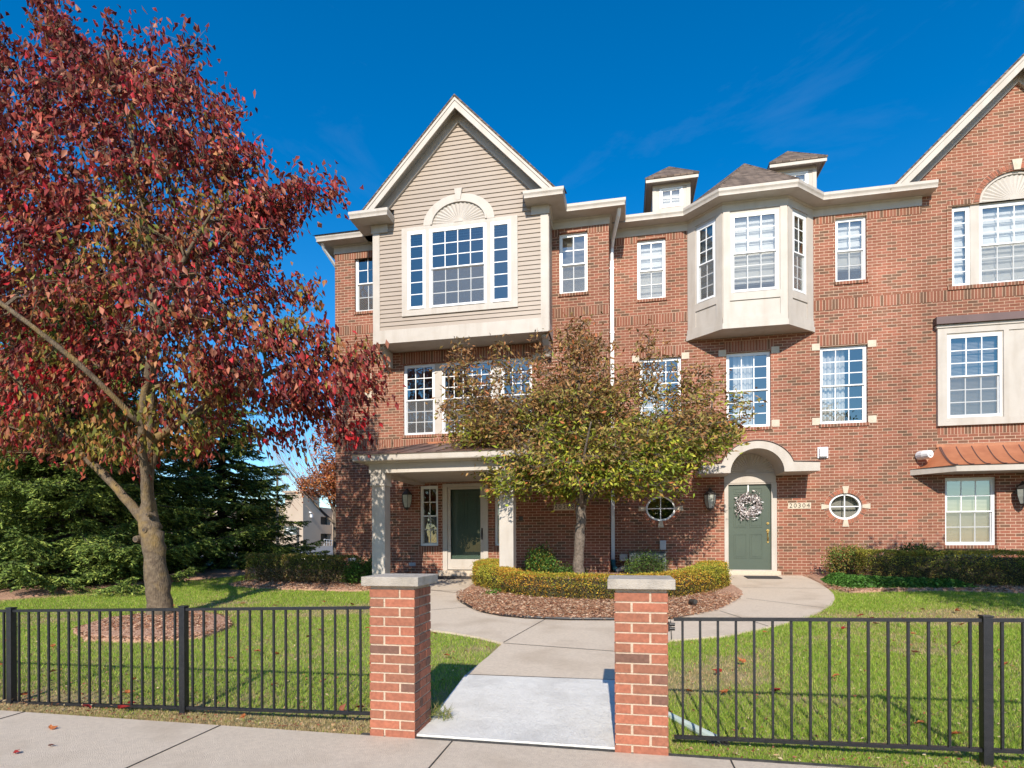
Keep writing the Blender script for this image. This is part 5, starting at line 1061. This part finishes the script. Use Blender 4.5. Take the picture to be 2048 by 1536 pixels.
def shrubtree(base, blobs, n, cols, wts, label, cat='shrub', name='shrub', N=20, ll=0.07, lw=0.045, sp=0.12, group=None, hull=False, barkmat='darkbark'):
    bx, by, bz = base; t = thing(name, base, label, cat, group); P = []
    for (x, y, z, rx, ry, rz, wt) in blobs:
        k = max(4, int(n*wt)); q = unit(rng.normal(size=(k, 3)))*(rng.uniform(0.25, 1, size=(k, 1))**0.45); P.append(np.array([x, y, z])+q*[rx, ry, rz])
    P = np.concatenate(P); P = P[P[:, 2] > bz+0.03]; m = MB()
    for p in P[::max(1, len(P)//140)]:
        r0 = np.array([bx, by, bz])+rng.normal(size=3)*[0.08, 0.08, 0]; mid = (r0+p)/2+np.array([0, 0, 0.05])+rng.normal(size=3)*0.03; m.tube([tuple(r0), tuple(mid), tuple(p)], [0.008, 0.006, 0.003], 3, cap=False)
    m.build('stems', M[barkmat], t, fix=False)
    C0_ = np.repeat(P, N, 0); nn = len(C0_); C = C0_+rng.normal(size=(nn, 3))*sp; C[:, 2] = np.maximum(C[:, 2], bz+0.02)
    D = unit(C-np.array([bx, by, bz]))*0.7+rng.normal(size=(nn, 3))*0.7
    V, F, T = leaves(C, D, rng.uniform(0.7, 1.2, nn)*ll, rng.uniform(0.7, 1.2, nn)*lw, palette(nn, cols, wts, 0.2), 0.25); rawmesh('foliage', V, F, T, M['leaf'], t)
    return t
GR = [(0.10, 0.16, 0.03), (0.06, 0.11, 0.02), (0.16, 0.22, 0.045), (0.04, 0.07, 0.02)]
shrubtree((-21.3, 30.5, 0.6), [(-21.3, 30.5, 2.7, 1.25, 1.1, 1.5, 1)], 260, [(0.26, 0.25, 0.04), (0.14, 0.17, 0.03), (0.36, 0.24, 0.06), (0.08, 0.1, 0.02)], [3, 3, 1, 2], 'yellowing small tree behind the dark spruce, beside the lot', 'small tree', 'small_tree', ll=0.12, lw=0.08, sp=0.16)
# trees across the street, behind the camera: they show in the window glass
for i, (x, y, s) in enumerate(((-16, -26, 1.0), (4, -30, 1.15), (20, -27, 0.95))):
    shrubtree((x, y, -0.1), [(x, y, 5.0*s, 3.4*s, 3.0*s, 3.2*s, 1)], 260, GR, [3, 3, 1, 2], ['broad green tree across the street, far left', 'tallest green tree across the street', 'green tree across the street, far right'][i], 'tree', 'street_tree', ll=0.5, lw=0.34, sp=0.5, barkmat='bark', N=18)
# street tree just outside the frame on the right: its shade falls on the lawn and wall
shrubtree((6.9, 6.1, 0.1), [(6.9, 6.1, 4.6, 1.75, 1.5, 1.9, 0.7), (8.2, 6.4, 3.9, 1.6, 1.2, 1.2, 0.3)], 420, GR, [3, 3, 1, 2], 'slim green lawn tree beyond the right edge of the frame', 'tree', 'lawn_tree', ll=0.13, lw=0.08, sp=0.17, barkmat='greybark', N=24)

#---PLANTS---
# ======================= hedges
def hedge(path, hw, h, n, cols, wts, label, name='clipped_hedge', ll=0.03, lw=0.018, twigs=0, gap=0.0, group=None, tint_end=None, lean=None):
    P = [np.array(p, float) for p in path]; Q = []
    for i in range(len(P)-1):
        p0, p1, p2, p3 = P[max(i-1, 0)], P[i], P[i+1], P[min(i+2, len(P)-1)]
        for q_ in range(8):
            t_ = q_/8; Q.append(0.5*((2*p1)+(-p0+p2)*t_+(2*p0-5*p1+4*p2-p3)*t_*t_+(-p0+3*p1-3*p2+p3)*t_**3))
    P = Q+[P[-1]]; seg = [np.linalg.norm(P[i+1]-P[i]) for i in range(len(P)-1)]; tot = sum(seg); cum = np.concatenate([[0], np.cumsum(seg)])
    base = (float(P[len(P)//2][0]), float(P[len(P)//2][1]), gz(P[len(P)//2][1])+0.05); t = thing(name, base, label, 'hedge', group)
    def at(s):
        s = np.clip(s, 0, tot-1e-6); i = np.searchsorted(cum, s, side='right')-1; i = np.clip(i, 0, len(seg)-1); Pa = np.array(P); a = Pa[i]; b = Pa[i+1]; f = ((s-cum[i])/np.array(seg)[i])[:, None]
        p = a+(b-a)*f; d = unit(b-a); return p, d
    # solid dark hull coloured for the shaded interior, in place of separate stems
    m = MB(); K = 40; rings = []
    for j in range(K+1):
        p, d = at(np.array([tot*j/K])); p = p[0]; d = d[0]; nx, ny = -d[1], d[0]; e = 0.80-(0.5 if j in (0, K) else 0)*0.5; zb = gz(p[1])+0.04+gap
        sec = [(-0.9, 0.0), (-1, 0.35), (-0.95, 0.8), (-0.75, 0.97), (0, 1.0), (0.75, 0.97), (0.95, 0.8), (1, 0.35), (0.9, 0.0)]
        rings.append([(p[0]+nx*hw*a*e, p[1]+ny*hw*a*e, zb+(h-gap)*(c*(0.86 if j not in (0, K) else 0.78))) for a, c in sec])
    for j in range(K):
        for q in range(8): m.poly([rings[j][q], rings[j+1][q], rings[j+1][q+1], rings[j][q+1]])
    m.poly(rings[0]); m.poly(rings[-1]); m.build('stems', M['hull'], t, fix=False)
    s = rng.uniform(-hw*0.8, tot+hw*0.8, n); p, d = at(s); over = np.where(s < 0, s, np.where(s > tot, s-tot, 0)); nrm = np.stack([-d[:, 1], d[:, 0]], 1)
    shrink = np.sqrt(np.clip(1-(over/hw)**2, 0, 1)); th = rng.uniform(0, 1, n); per = 2*h+2*hw; w_ = th*per
    lat = np.where(w_ < h, -hw, np.where(w_ < h+2*hw, w_-h-hw, hw)); zz = np.where(w_ < h, w_, np.where(w_ < h+2*hw, h, per-w_))
    cr = 0.09; inx = np.clip(np.abs(lat)-(hw-cr), 0, cr); inz = np.clip(zz-(h-cr), 0, cr); rr = np.hypot(inx, inz); k = (inx > 0) & (inz > 0) & (rr > cr*0.72)
    lat = np.where(k, np.sign(lat)*(hw-cr+inx*0.75), lat); zz = np.where(k, h-cr+inz*0.75, zz)
    lump = vnoise(np.stack([p[:, 0], p[:, 1], zz*2], 1), 7.0, 4)*0.06+vnoise(np.stack([p[:, 0], p[:, 1], zz*2], 1), 22.0, 5)*0.03+rng.normal(size=n)*0.022+(rng.uniform(size=n) < 0.03)*rng.uniform(0, 0.10, n); lat = lat*(1+lump/hw*0.9)*shrink; zz = zz*(1+lump*0.9)
    zb = gzv(p[:, 1])+0.05; z_lo = gap*rng.uniform(0.6, 1.5, n); zz = np.maximum(zz, z_lo)
    C = np.stack([p[:, 0]+nrm[:, 0]*lat+d[:, 0]*over, p[:, 1]+nrm[:, 1]*lat+d[:, 1]*over, zb+zz], 1)
    outw = np.stack([nrm[:, 0]*np.sign(lat), nrm[:, 1]*np.sign(lat), (zz/h)**3*1.5+0.15], 1); D = outw*0.6+rng.normal(size=(n, 3))*0.7
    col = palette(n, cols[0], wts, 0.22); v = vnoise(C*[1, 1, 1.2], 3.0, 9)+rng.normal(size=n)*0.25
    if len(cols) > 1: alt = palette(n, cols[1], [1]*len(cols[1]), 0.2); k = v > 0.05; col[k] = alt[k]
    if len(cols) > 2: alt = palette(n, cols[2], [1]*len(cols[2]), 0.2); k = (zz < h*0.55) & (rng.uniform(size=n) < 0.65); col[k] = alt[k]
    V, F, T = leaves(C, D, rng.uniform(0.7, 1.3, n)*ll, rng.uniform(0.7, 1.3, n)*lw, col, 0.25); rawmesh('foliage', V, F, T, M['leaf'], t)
    if twigs:
        m = MB()
        for i in range(twigs):
            q, dd = at(np.array([rng.uniform(0, tot)])); q = q[0]; z_ = gz(q[1])+0.03; o = rng.uniform(-0.3, 0.3)*hw; a = rng.uniform(0, 6.28); R0 = hw*rng.uniform(0.7, 1.05)
            m.tube([(q[0]+o, q[1]+o, z_), (q[0]+math.cos(a)*R0*0.5, q[1]+math.sin(a)*R0*0.6, z_+h*0.3), (q[0]+math.cos(a)*R0, q[1]+math.sin(a)*R0*1.02, z_+h*rng.uniform(0.5, 0.75))], [0.008, 0.006, 0.003], 3, cap=False)
        m.build('bare_twigs', M['twig'], t, fix=False)
    return t
YG = [(0.38, 0.35, 0.045), (0.27, 0.29, 0.035), (0.52, 0.42, 0.06), (0.15, 0.17, 0.03)]; OG = [(0.58, 0.30, 0.045), (0.52, 0.36, 0.045), (0.44, 0.20, 0.04)]
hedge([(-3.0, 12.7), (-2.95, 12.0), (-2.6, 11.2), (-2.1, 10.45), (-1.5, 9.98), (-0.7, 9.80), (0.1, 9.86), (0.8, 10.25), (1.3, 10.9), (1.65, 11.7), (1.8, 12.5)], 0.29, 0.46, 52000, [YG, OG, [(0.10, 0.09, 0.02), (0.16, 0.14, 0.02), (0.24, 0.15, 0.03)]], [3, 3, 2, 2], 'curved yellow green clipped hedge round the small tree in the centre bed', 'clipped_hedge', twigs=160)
BR = [(0.22, 0.18, 0.05), (0.17, 0.19, 0.04), (0.32, 0.26, 0.07), (0.24, 0.14, 0.06)]; BR2 = [(0.28, 0.18, 0.10), (0.21, 0.13, 0.08), (0.36, 0.25, 0.15)]
hedge([(-8.35, 11.9), (-7.3, 11.8), (-6.25, 11.65)], 0.38, 0.62, 24000, [BR, [(0.10, 0.13, 0.02), (0.14, 0.15, 0.03)], BR2], [3, 3, 2, 2], 'brownish clipped hedge with bare twigs left of the porch column', 'clipped_hedge', twigs=420, gap=0.12)
shrubtree((-5.65, 11.55, 0.45), [(-5.65, 11.55, 0.72, 0.42, 0.34, 0.28, 1)], 90, [(0.06, 0.13, 0.02), (0.10, 0.19, 0.03), (0.04, 0.08, 0.015)], [3, 2, 2], 'dark glossy green shrub in front of the left porch column', N=34, ll=0.05, lw=0.03, sp=0.08)
DG = [(0.20, 0.23, 0.045), (0.14, 0.17, 0.03), (0.28, 0.27, 0.05), (0.25, 0.17, 0.05)]
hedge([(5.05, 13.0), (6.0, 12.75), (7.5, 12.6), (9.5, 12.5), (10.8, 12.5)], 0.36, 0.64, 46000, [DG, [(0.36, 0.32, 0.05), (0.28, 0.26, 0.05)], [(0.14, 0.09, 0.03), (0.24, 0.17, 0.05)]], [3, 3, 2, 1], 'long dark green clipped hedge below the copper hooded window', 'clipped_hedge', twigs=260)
shrubtree((4.75, 13.5, 0.55), [(4.72, 13.5, 0.95, 0.42, 0.34, 0.36, 1)], 110, [(0.17, 0.23, 0.05), (0.28, 0.20, 0.05), (0.40, 0.20, 0.07), (0.10, 0.14, 0.03)], [3, 2, 1, 2], 'loose green and rusty shrub right of the green door', N=36, ll=0.05, lw=0.026, sp=0.075)
shrubtree((6.15, 13.75, 0.58), [(6.15, 13.75, 0.98, 0.42, 0.30, 0.30, 1)], 90, [(0.05, 0.09, 0.02), (0.08, 0.13, 0.03)], [1, 1], 'round dark green shrub behind the long hedge', N=40, ll=0.05, lw=0.03, sp=0.07)
shrubtree((-1.95, 13.2, 0.55), [(-1.95, 13.1, 0.90, 0.36, 0.3, 0.34, 0.8), (-1.65, 12.95, 0.75, 0.25, 0.25, 0.2, 0.2)], 110, [(0.10, 0.22, 0.04), (0.06, 0.14, 0.03), (0.20, 0.26, 0.05), (0.42, 0.28, 0.05), (0.04, 0.08, 0.02)], [3, 3, 2, 1, 2], 'green shrub with orange tips left of the small tree trunk', N=30, ll=0.055, lw=0.03, sp=0.075)
shrubtree((0.5, 12.75, 0.55), [(0.45, 12.7, 0.86, 0.44, 0.28, 0.28, 1)], 100, [(0.07, 0.14, 0.03), (0.14, 0.22, 0.04), (0.05, 0.08, 0.02), (0.10, 0.10, 0.04)], [3, 2, 2, 2], 'feathery green shrub in front of the metal cabinet', N=34, ll=0.05, lw=0.018, sp=0.08)
shrubtree((-2.35, 9.95, 0.38), [(-2.35, 9.95, 0.42, 0.2, 0.14, 0.08, 1)], 26, [(0.10, 0.20, 0.03), (0.16, 0.28, 0.05)], [1, 1], 'low bright green weed in the mulch at the left foot of the curved hedge', 'weed', 'weed', N=16, ll=0.06, lw=0.03, sp=0.05)
shrubtree((-1.25, 12.9, 0.55), [(-1.25, 12.9, 0.68, 0.4, 0.2, 0.12, 1)], 50, [(0.05, 0.10, 0.02), (0.09, 0.15, 0.03)], [1, 1], 'low dark green plant behind the curved hedge beside the trunk', 'plant', 'low_plant', N=26, ll=0.06, lw=0.03, sp=0.07)
# ground cover on the right
gcp = [(4.0, 12.3), (4.15, 11.75), (4.9, 11.85), (5.9, 11.98), (6.6, 12.05), (6.3, 12.35), (5.4, 12.6), (4.75, 12.9), (4.6, 13.4), (4.15, 13.3)]
x = rng.uniform(4, 6.7, 30000); y = rng.uniform(11.7, 13.4, 30000); k = inpoly(gcp, x, y); x, y = x[k], y[k]; e_ = np.clip(edgedist(gcp, x, y)/0.2, 0.1, 1)
C = np.stack([x, y, gzv(y)+0.05+rng.uniform(0, 1, len(x))*0.17*e_], 1); V, F, T = leaves(C, rng.normal(size=(len(x), 3))*[1, 1, 0.5]+[0, 0, 0.3], 0.055, 0.032, palette(len(x), [(0.08, 0.19, 0.03), (0.05, 0.12, 0.02), (0.13, 0.26, 0.05)], [3, 3, 1], 0.2), 0.2)
rawmesh('ground_cover', V, F, T, M['leaf'], kind='stuff', at=(5.0, 12.4, 0.5), label='bright green leafy ground cover at the end of the right walk', cat='ground cover')
# ======================= grass
def blades(name, polys_in, polys_out, n, label, lo=0.022, hi=0.052, box=None):
    P = np.array(polys_in); x0, x1, y0, y1 = P[:, 0].min(), P[:, 0].max(), P[:, 1].min(), P[:, 1].max()
    y = y0+(y1-y0)*rng.uniform(0, 1, n)**1.5; x = rng.uniform(x0, x1, n)
    # keep only what the camera can see, with a margin
    vis = (x > -1.35*y-2.0) & (x < 0.78*y+1.6); k = vis & inpoly(polys_in, x, y)
    for q in polys_out: k &= ~inpoly(q, x, y)
    x, y = x[k], y[k]; v = vnoise(np.stack([x, y, x*0], 1), 1.3, 13)+vnoise(np.stack([x, y, x*0], 1), 6.0, 14)*0.5
    bare = (v > 0.30) & (rng.uniform(size=len(x)) < 0.45)
    x, y, v = x[~bare], y[~bare], v[~bare]; n = len(x); z = gzv(y); h = rng.uniform(lo, hi, n)*(1-0.35*np.clip(v, 0, 1))*np.where(y < 4.35, 0.55, 1.0); a = rng.uniform(0, 6.283, n); wd = rng.uniform(0.0018, 0.0036, n)*(1+np.clip((y-5)/6, 0, 1.2))
    ln = rng.normal(size=(n, 2))*0.55*h[:, None]; b0 = np.stack([x-np.cos(a)*wd, y-np.sin(a)*wd, z-0.004], 1); b1 = np.stack([x+np.cos(a)*wd, y+np.sin(a)*wd, z-0.004], 1); tp = np.stack([x+ln[:, 0], y+ln[:, 1], z+h], 1)
    V = np.stack([b0, b1, tp], 1).reshape(-1, 3); F = np.arange(n*3).reshape(-1, 3)
    col = palette(n, [(0.30, 0.42, 0.05), (0.21, 0.35, 0.04), (0.44, 0.50, 0.09), (0.54, 0.47, 0.19)], [3, 3.4, 2, 0.8], 0.18); dry = palette(n, [(0.58, 0.44, 0.24), (0.46, 0.37, 0.16), (0.50, 0.33, 0.19)], [2, 2, 1], 0.15)
    k = (v+rng.normal(size=n)*0.25-np.clip((4.25-y)*6, 0, 1.0)*-0.55) > 0.42; col[k] = dry[k]; T = np.repeat(col, 3, 0)
    return rawmesh(name, V, F, T, M['grass'], kind='stuff', at=(float(x.mean()), float(y.mean()), 0), label=label, cat='grass')
lawnL = [(-24, 3.87), (-1.84, 3.87), (-1.84, 4.2), (-1.51, 4.2), (-1.58, 5.4), (-1.52, 6.15), (-1.49, 6.76), (-1.86, 7.04), (-2.6, 7.36), (-2.97, 7.58), (-3.57, 8.28), (-4.07, 9.38), (-4.44, 10.6), (-4.62, 11.5), (-9.5, 16.0), (-12, 16), (-24, 9)]
lawnR = [(0.30, 3.87), (14, 3.87), (14, 11.75), (4.0, 11.95), (3.88, 12.0), (3.6, 10.75), (2.97, 9.46), (2.1, 8.34), (1.25, 7.52), (0.56, 7.19), (0.08, 6.5), (0.04, 5.45), (-0.01, 4.2), (0.30, 4.2)]
blades('grass', lawnL, [ring, lbed, sbed], 980000, 'mown lawn left of the brick piers, shaded by the maple')
blades('grass', lawnR, [rbed], 740000, 'mown lawn right of the brick piers')
# tuft at the pier
q = 70; C = np.stack([rng.normal(-1.42, 0.03, q), rng.normal(4.22, 0.03, q), np.full(q, 0.08)], 1); V, F, T = leaves(C+rng.normal(size=(q, 3))*[0.04, 0.03, 0.02], rng.normal(size=(q, 3))+[0.3, -0.2, 0.9], 0.17, 0.006, palette(q, [(0.2, 0.24, 0.06), (0.32, 0.28, 0.12)], [2, 1]), 0.1)
rawmesh('grass_tuft', V, F, T, M['grass'], at=(-1.42, 4.22, 0.03), label='long grass tuft at the foot of the left brick pier', cat='grass tuft')
# fallen leaves
def fallen(name, x, y, col, rot, s):
    V, F, T = leaves(np.array([[0, 0, 0.0], [0.02*s, 0.012*s, 0.006], [-0.018*s, 0.014*s, 0.004]]), np.array([[1, 0.1, 0.1], [0.5, 1, 0.15], [-0.6, 1, 0.1]]), 0.075*s, 0.038*s, np.array([col]*3), 0.35, nrm=np.array([[0, 0.2, 1], [0.2, 0, 1], [0, 0, 1.0]]))
    return V, F, T
protos = []
for ci, (cname, col) in enumerate((('red', (0.34, 0.035, 0.03)), ('orange', (0.50, 0.17, 0.06)), ('brown', (0.30, 0.10, 0.06)))):
    V, F, T = fallen('fallen_leaf', 0, 0, col, 0, 1.0); o = rawmesh('fallen_leaf', V, F, T, M['leaf']); protos.append((o, cname))
LF = []
for i in range(60):
    x = rng.uniform(-8, -1.9); y = rng.uniform(4.3, 9.5)
    if i < 14: y = rng.uniform(3.9, 4.4)
    if not inpoly(ring, np.array([x]), np.array([y]))[0] and inpoly(lawnL, np.array([x]), np.array([y]))[0]: LF.append((x, y, 'left lawn'))
for i in range(40):
    x = rng.uniform(0.5, 5); y = rng.uniform(4.2, 10)
    if inpoly(lawnR, np.array([x]), np.array([y]))[0]: LF.append((x, y, 'right lawn'))
for x, y in ((-4.25, 3.5), (-4.0, 3.05), (-3.9, 3.2), (-4.9, 3.4)): LF.append((x, y, 'pavement'))
used = set()
LM = {'left lawn': [(-7, 4.2, 'by the outer fence panel'), (-5.3, 4.3, 'behind the middle post of the left fence'), (-3.6, 4.3, 'behind the fence post nearest the pier'), (-2.1, 4.4, 'beside the left brick pier'), (-5.8, 6.0, 'near the bark ring of the maple'), (-3, 6.3, 'between the pier and the maple'), (-3.6, 8.3, 'along the edge of the left walk'), (-7.8, 8.8, 'behind the maple trunk'), (-5.5, 9.3, 'in front of the brownish hedge'), (-7.6, 5.6, 'in front of the maple ring')],
      'right lawn': [(0.6, 4.6, 'beside the right brick pier'), (1.4, 4.4, 'behind the right fence panel'), (2.3, 4.4, 'behind the right fence post'), (1.2, 6.5, 'near the curve of the right walk'), (2.6, 6.3, 'in the middle of the open lawn'), (3.2, 8.6, 'beside the right walk'), (4.4, 9.5, 'in the tree shade before the hedge'), (4, 7, 'toward the right edge of the frame'), (3.4, 5.2, 'behind the second fence post')],
      'pavement': [(-4.3, 3.2, 'at the bottom left of the photo')]}
for i, (x, y, where) in enumerate(LF):
    ci = int(rng.choice(3, p=[0.35, 0.4, 0.25])); p, cname = protos[ci]
    if ci not in used: o = p; used.add(ci)
    else: o = p.copy(); COL.objects.link(o)
    zz = 0.022 if where == 'pavement' and y < 3.85 else (gz(y)+0.035 if where == 'pavement' else gz(y)+0.05)
    o.location = (x, y, zz); s = rng.uniform(0.75, 1.25)*(0.65 if where == 'pavement' else 1.0); o.scale = (s, s, s); o.rotation_euler = (rng.normal()*0.25, rng.normal()*0.25, rng.uniform(0, 6.28))
    lm = min(LM[where], key=lambda q: math.hypot(q[0]-x, q[1]-y))[2]
    setp(o, '%s fallen leaf on the %s %s' % (cname, where, lm), 'leaf', '%s fallen leaves on the %s' % (cname, where))
for i, (p, c_) in enumerate(protos):
    if i not in used: bpy.data.objects.remove(p)
# fine litter trodden into the turf
def litter(name, poly, n, label, ymax):
    P = np.array(poly); y = P[:, 1].min()+(ymax-P[:, 1].min())*rng.uniform(size=n)**2.2; x = rng.uniform(max(-10, P[:, 0].min()), min(7, P[:, 0].max()), n); k = inpoly(poly, x, y); x, y = x[k], y[k]; n = len(x)
    V, F, T = leaves(np.stack([x, y, gzv(y)+rng.uniform(0.015, 0.05, n)], 1), rng.normal(size=(n, 3))*[1, 1, 0.25], rng.uniform(0.012, 0.04, n), rng.uniform(0.006, 0.02, n), palette(n, [(0.34, 0.13, 0.07), (0.42, 0.26, 0.14), (0.24, 0.08, 0.05), (0.55, 0.42, 0.26)], [3, 3, 2, 2]), 0.3)
    rawmesh(name, V, F, T, M['leaf'], kind='stuff', at=(float(x.mean()), float(y.mean()), 0.02), label=label, cat='leaf litter')
litter('leaf_litter', lawnL, 2600, 'fine brown leaf litter in the turf of the left lawn', 8.5); litter('leaf_litter', lawnR, 1500, 'fine brown leaf litter in the turf of the right lawn', 8.0)
# ======================= garden bits
m = MB(); pts = [(-3.05, 10.1), (-2.85, 9.65), (-2.55, 9.15), (-2.2, 8.72), (-1.85, 8.47), (-1.45, 8.34), (-0.8, 8.29), (-0.1, 8.36), (0.45, 8.47), (0.72, 8.60)]
m.tube([(x, y-0.015, gz(y)+0.05) for x, y in pts], 0.02, 6); m.build('lawn_edging', M['black'], at=(-1.2, 8.4, 0.25), label='black plastic edging along the front of the centre mulch bed', cat='edging')
m = MB(); t = thing('spot_light', (1.05, 9.3, 0.38), 'small black garden spotlight lying in the mulch right of the pier', 'spotlight')
m.tube([(1.0, 9.35, 0.40), (1.02, 9.3, 0.47), (1.08, 9.2, 0.47)], [0.03, 0.035, 0.04], 8); m.build('lamp_head', M['dark'], t)
m = MB(); m.tube([(1.0, 9.36, 0.40), (0.85, 9.45, 0.43), (0.72, 9.55, 0.45), (0.66, 9.5, 0.43), (0.72, 9.4, 0.40), (0.9, 9.3, 0.39)], 0.014, 6); m.build('cable', M['black'], t)
m = MB(); a = Vector((0.33, 4.62, 0.045)); b = Vector((0.62, 4.15, 0.03)); m.tube([a, (a+b)/2, b], [0.026, 0.03, 0.034], 10); t = m.build('drain_pipe', M['splash'], at=(0.45, 4.4, 0.0), label='pale teal drain pipe half sunk in the grass behind the right fence', cat='drain pipe')
m = MB(); m.box(0.56, 0.70, 4.10, 4.17, -0.01, 0.022)
for i in range(5): m.box(0.57+0.026*i, 0.58+0.026*i, 4.105, 4.165, 0.022, 0.028)
m.build('drain_grate', M['black'], t)
def mat_(name, x0, x1, y0, y1, label):
    m = MB(); m.slab([(x0, y0), (x1, y0), (x1, y1), (x0, y1)], lambda x, y: gz(y)+0.03, lambda x, y: gz(y)+0.045); m.build(name, M['mat'], at=((x0+x1)/2, (y0+y1)/2, 0.55), label=label, cat='door mat')
mat_('door_mat', 2.7, 3.42, 13.45, 13.9, 'dark mat on the walk before the green door numbered 20304'); mat_('door_mat', -4.6, -3.5, 12.9, 13.35, 'dark mat on the porch floor before the storm door')
def acunit(x0, x1, y0, y1, zt, label):
    zb = gz(y0)+0.03; t = thing('air_conditioner', ((x0+x1)/2, (y0+y1)/2, zb), label, 'air conditioner', 'air conditioners by the wall')
    m = MB(); m.box(x0, x1, y0, y1, zb, zt-0.05)
    m.build('cabinet', M['ac'], t, bevel=0.01); m = MB()
    for i in range(14): z = zb+0.06+(zt-zb-0.16)*i/14; m.box(x0+0.04, x1-0.04, y0-0.012, y0-0.001, z, z+0.014)
    m.build('louvre', M['ac'], t); m = MB(); m.box(x0-0.02, x1+0.02, y0-0.02, y1+0.02, zt-0.05, zt-0.02)
    for i in range(9): u = i/8; m.tube([(x0+(x1-x0)*u, y0, zt-0.015), (x0+(x1-x0)*u, (y0+y1)/2, zt+0.015), (x0+(x1-x0)*u, y1, zt-0.015)], 0.006, 4)
    m.build('top_grille', M['black'], t)
acunit(0.10, 0.92, 13.3, 14.0, 1.20, 'grey metal air conditioner behind the feathery shrub'); acunit(6.65, 7.55, 13.55, 14.2, 1.20, 'air conditioner with black top under the copper hooded window')
# wreath
t = thing('wreath', (2.91, RY+0.03, 2.27), 'silvery white wreath hanging on the sage green door', 'wreath')
nn = 700; a = rng.uniform(0, 6.283, nn); rr = 0.215+rng.normal(size=nn)*0.058; C = np.stack([2.91+np.cos(a)*rr, RY-0.01-np.abs(rng.normal(size=nn))*0.03, 2.27+np.sin(a)*rr], 1)
D = np.stack([np.cos(a+0.9), -0.5+rng.normal(size=nn)*0.4, np.sin(a+0.9)], 1)+rng.normal(size=(nn, 3))*0.5
V, F, T = leaves(C, D, rng.uniform(0.05, 0.10, nn), rng.uniform(0.02, 0.045, nn), palette(nn, [(0.62, 0.56, 0.55), (0.42, 0.36, 0.36), (0.20, 0.15, 0.15), (0.72, 0.70, 0.72)], [3, 2, 1.6, 1.5]), 0.3); rawmesh('foliage', V, F, T, M['palecloth'], t)
m = MB(); m.tube([(2.91+0.2*math.cos(i*0.3927), RY+0.02, 2.27+0.2*math.sin(i*0.3927)) for i in range(17)], 0.02, 6); m.build('ring', M['darkbark'], t)
m = MB(); m.box(2.895, 2.925, RY+0.035, RY+0.039, 2.46, 2.765); m.build('hanger', M['white'], t)

#---BACKGROUND---
G = thing('parking_garage', (-55, 84, 0.8), 'beige parking garage with dark openings far behind the hedge', 'garage')
m = MB(); zb = 0.5
def bx(a, b, c, d, z0, z1): m.box(a, b, c, d, z0, z1)
bx(-52.3, -49.2, 80, 84.9, zb, 9.2); bx(-52.6, -48.9, 79.7, 85.0, 9.2, 9.5); bx(-52.3, -50.3, 84.9, 92, zb, 7.0)
bx(-90, -52.3, 82, 92, zb, 7.4); 
# side wall facing the houses, with openings
sf = ((-49.19, 0), (0, 1), (1, 0)); s = MB(sf); s.wall(80.0, 89.0, zb, 7.2, [(85.2, 88.6, 4.35, 5.65), (85.2, 88.6, 1.55, 2.85)], 0.0, 0.8)
n = len(m.v); m.v += s.v; m.f += s.f and [tuple(n+k for k in f) for f in s.f]
bx(-49.19, -38, 89.0, 92, zb, 7.0)
m.build('wall', M['garage'], G, fix=False)
m = MB()
for z in (1.55, 4.35): m.box(-50.28, -50.2, 85, 88.8, z-0.4, z+1.8)
for i in range(5): m.box(-88+i*7, -83+i*7, 81.96, 82.0, 2.0, 3.4); m.box(-88+i*7, -83+i*7, 81.96, 82.0, 4.8, 6.0)
m.build('opening_shade', M['joint'], G)  # dark panels stand in for the shade inside the garage openings
m = MB()
for i in range(7): m.tube([(-47.9, 84.0+i*0.8, 0.85), (-47.9, 84.0+i*0.8, 1.9-i*0.05)], 0.04, 5)
m.tube([(-47.9, 84.0, 1.9), (-47.9, 88.8, 1.6)], 0.05, 5); m.tube([(-47.9, 84.0, 1.4), (-47.9, 88.8, 1.15)], 0.04, 5); m.build('handrail', M['white'], G)
m = MB(); m.box(-49.15, -48.8, 81.9, 82.2, 5.4, 5.9); m.tube([(-49.1, 81.6, 6.2), (-48.8, 81.7, 6.1)], 0.12, 6); m.build('security_camera', M['white'], G)
L1 = thing('lot_lamp', (-19.1, 28.5, 0.6), 'tall grey parking lot lamp with flat head beyond the spruces', 'lamp post')
def at_px(a, Y): return Y*(a*math.cos(YAW)-math.sin(YAW))/(math.cos(YAW)+a*math.sin(YAW))
lx = at_px((555-1024)/1130, 28.5)
L1.location = (lx, 28.5, 0.6)
m = MB(); m.tube([(lx, 28.5, 0.6), (lx, 28.5, 5.25)], [0.075, 0.06], 8); m.lathe((lx, 28.5, 0.6), [(0.22, 0.0), (0.22, 0.55), (0.2, 0.6)], 12); m.build('pole', M['dark'], L1)
m = MB(); m.box(lx-0.05, lx+0.3, 28.47, 28.53, 5.18, 5.26); m.box(lx+0.1, lx+0.66, 28.35, 28.65, 5.18, 5.31); m.box(lx-0.42, lx-0.05, 28.35, 28.65, 5.18, 5.31); m.build('lamp_head', M['dark'], L1, bevel=0.02)
sx = at_px((583-1024)/1130, 60); S = thing('lot_sign', (sx, 60, 0.7), 'small dark sign panel on a post in front of the garage', 'sign')
m = MB(); m.box(sx+0.65, sx+0.95, 60, 60.1, 0.7, 3.2); m.build('post', M['dark'], S); m = MB(); m.box(sx-0.9, sx+0.7, 59.93, 60.0, 2.3, 3.3); m.build('sign_panel', M['ac'], S)
m = MB(); m.box(sx-0.6, sx-0.1, 59.9, 59.93, 3.0, 3.1); m.box(sx-0.6, sx-0.3, 59.9, 59.93, 2.75, 2.85); m.box(sx-0.1, sx+0.3, 59.9, 59.93, 2.5, 2.6); m.build('marking', M['white'], S)
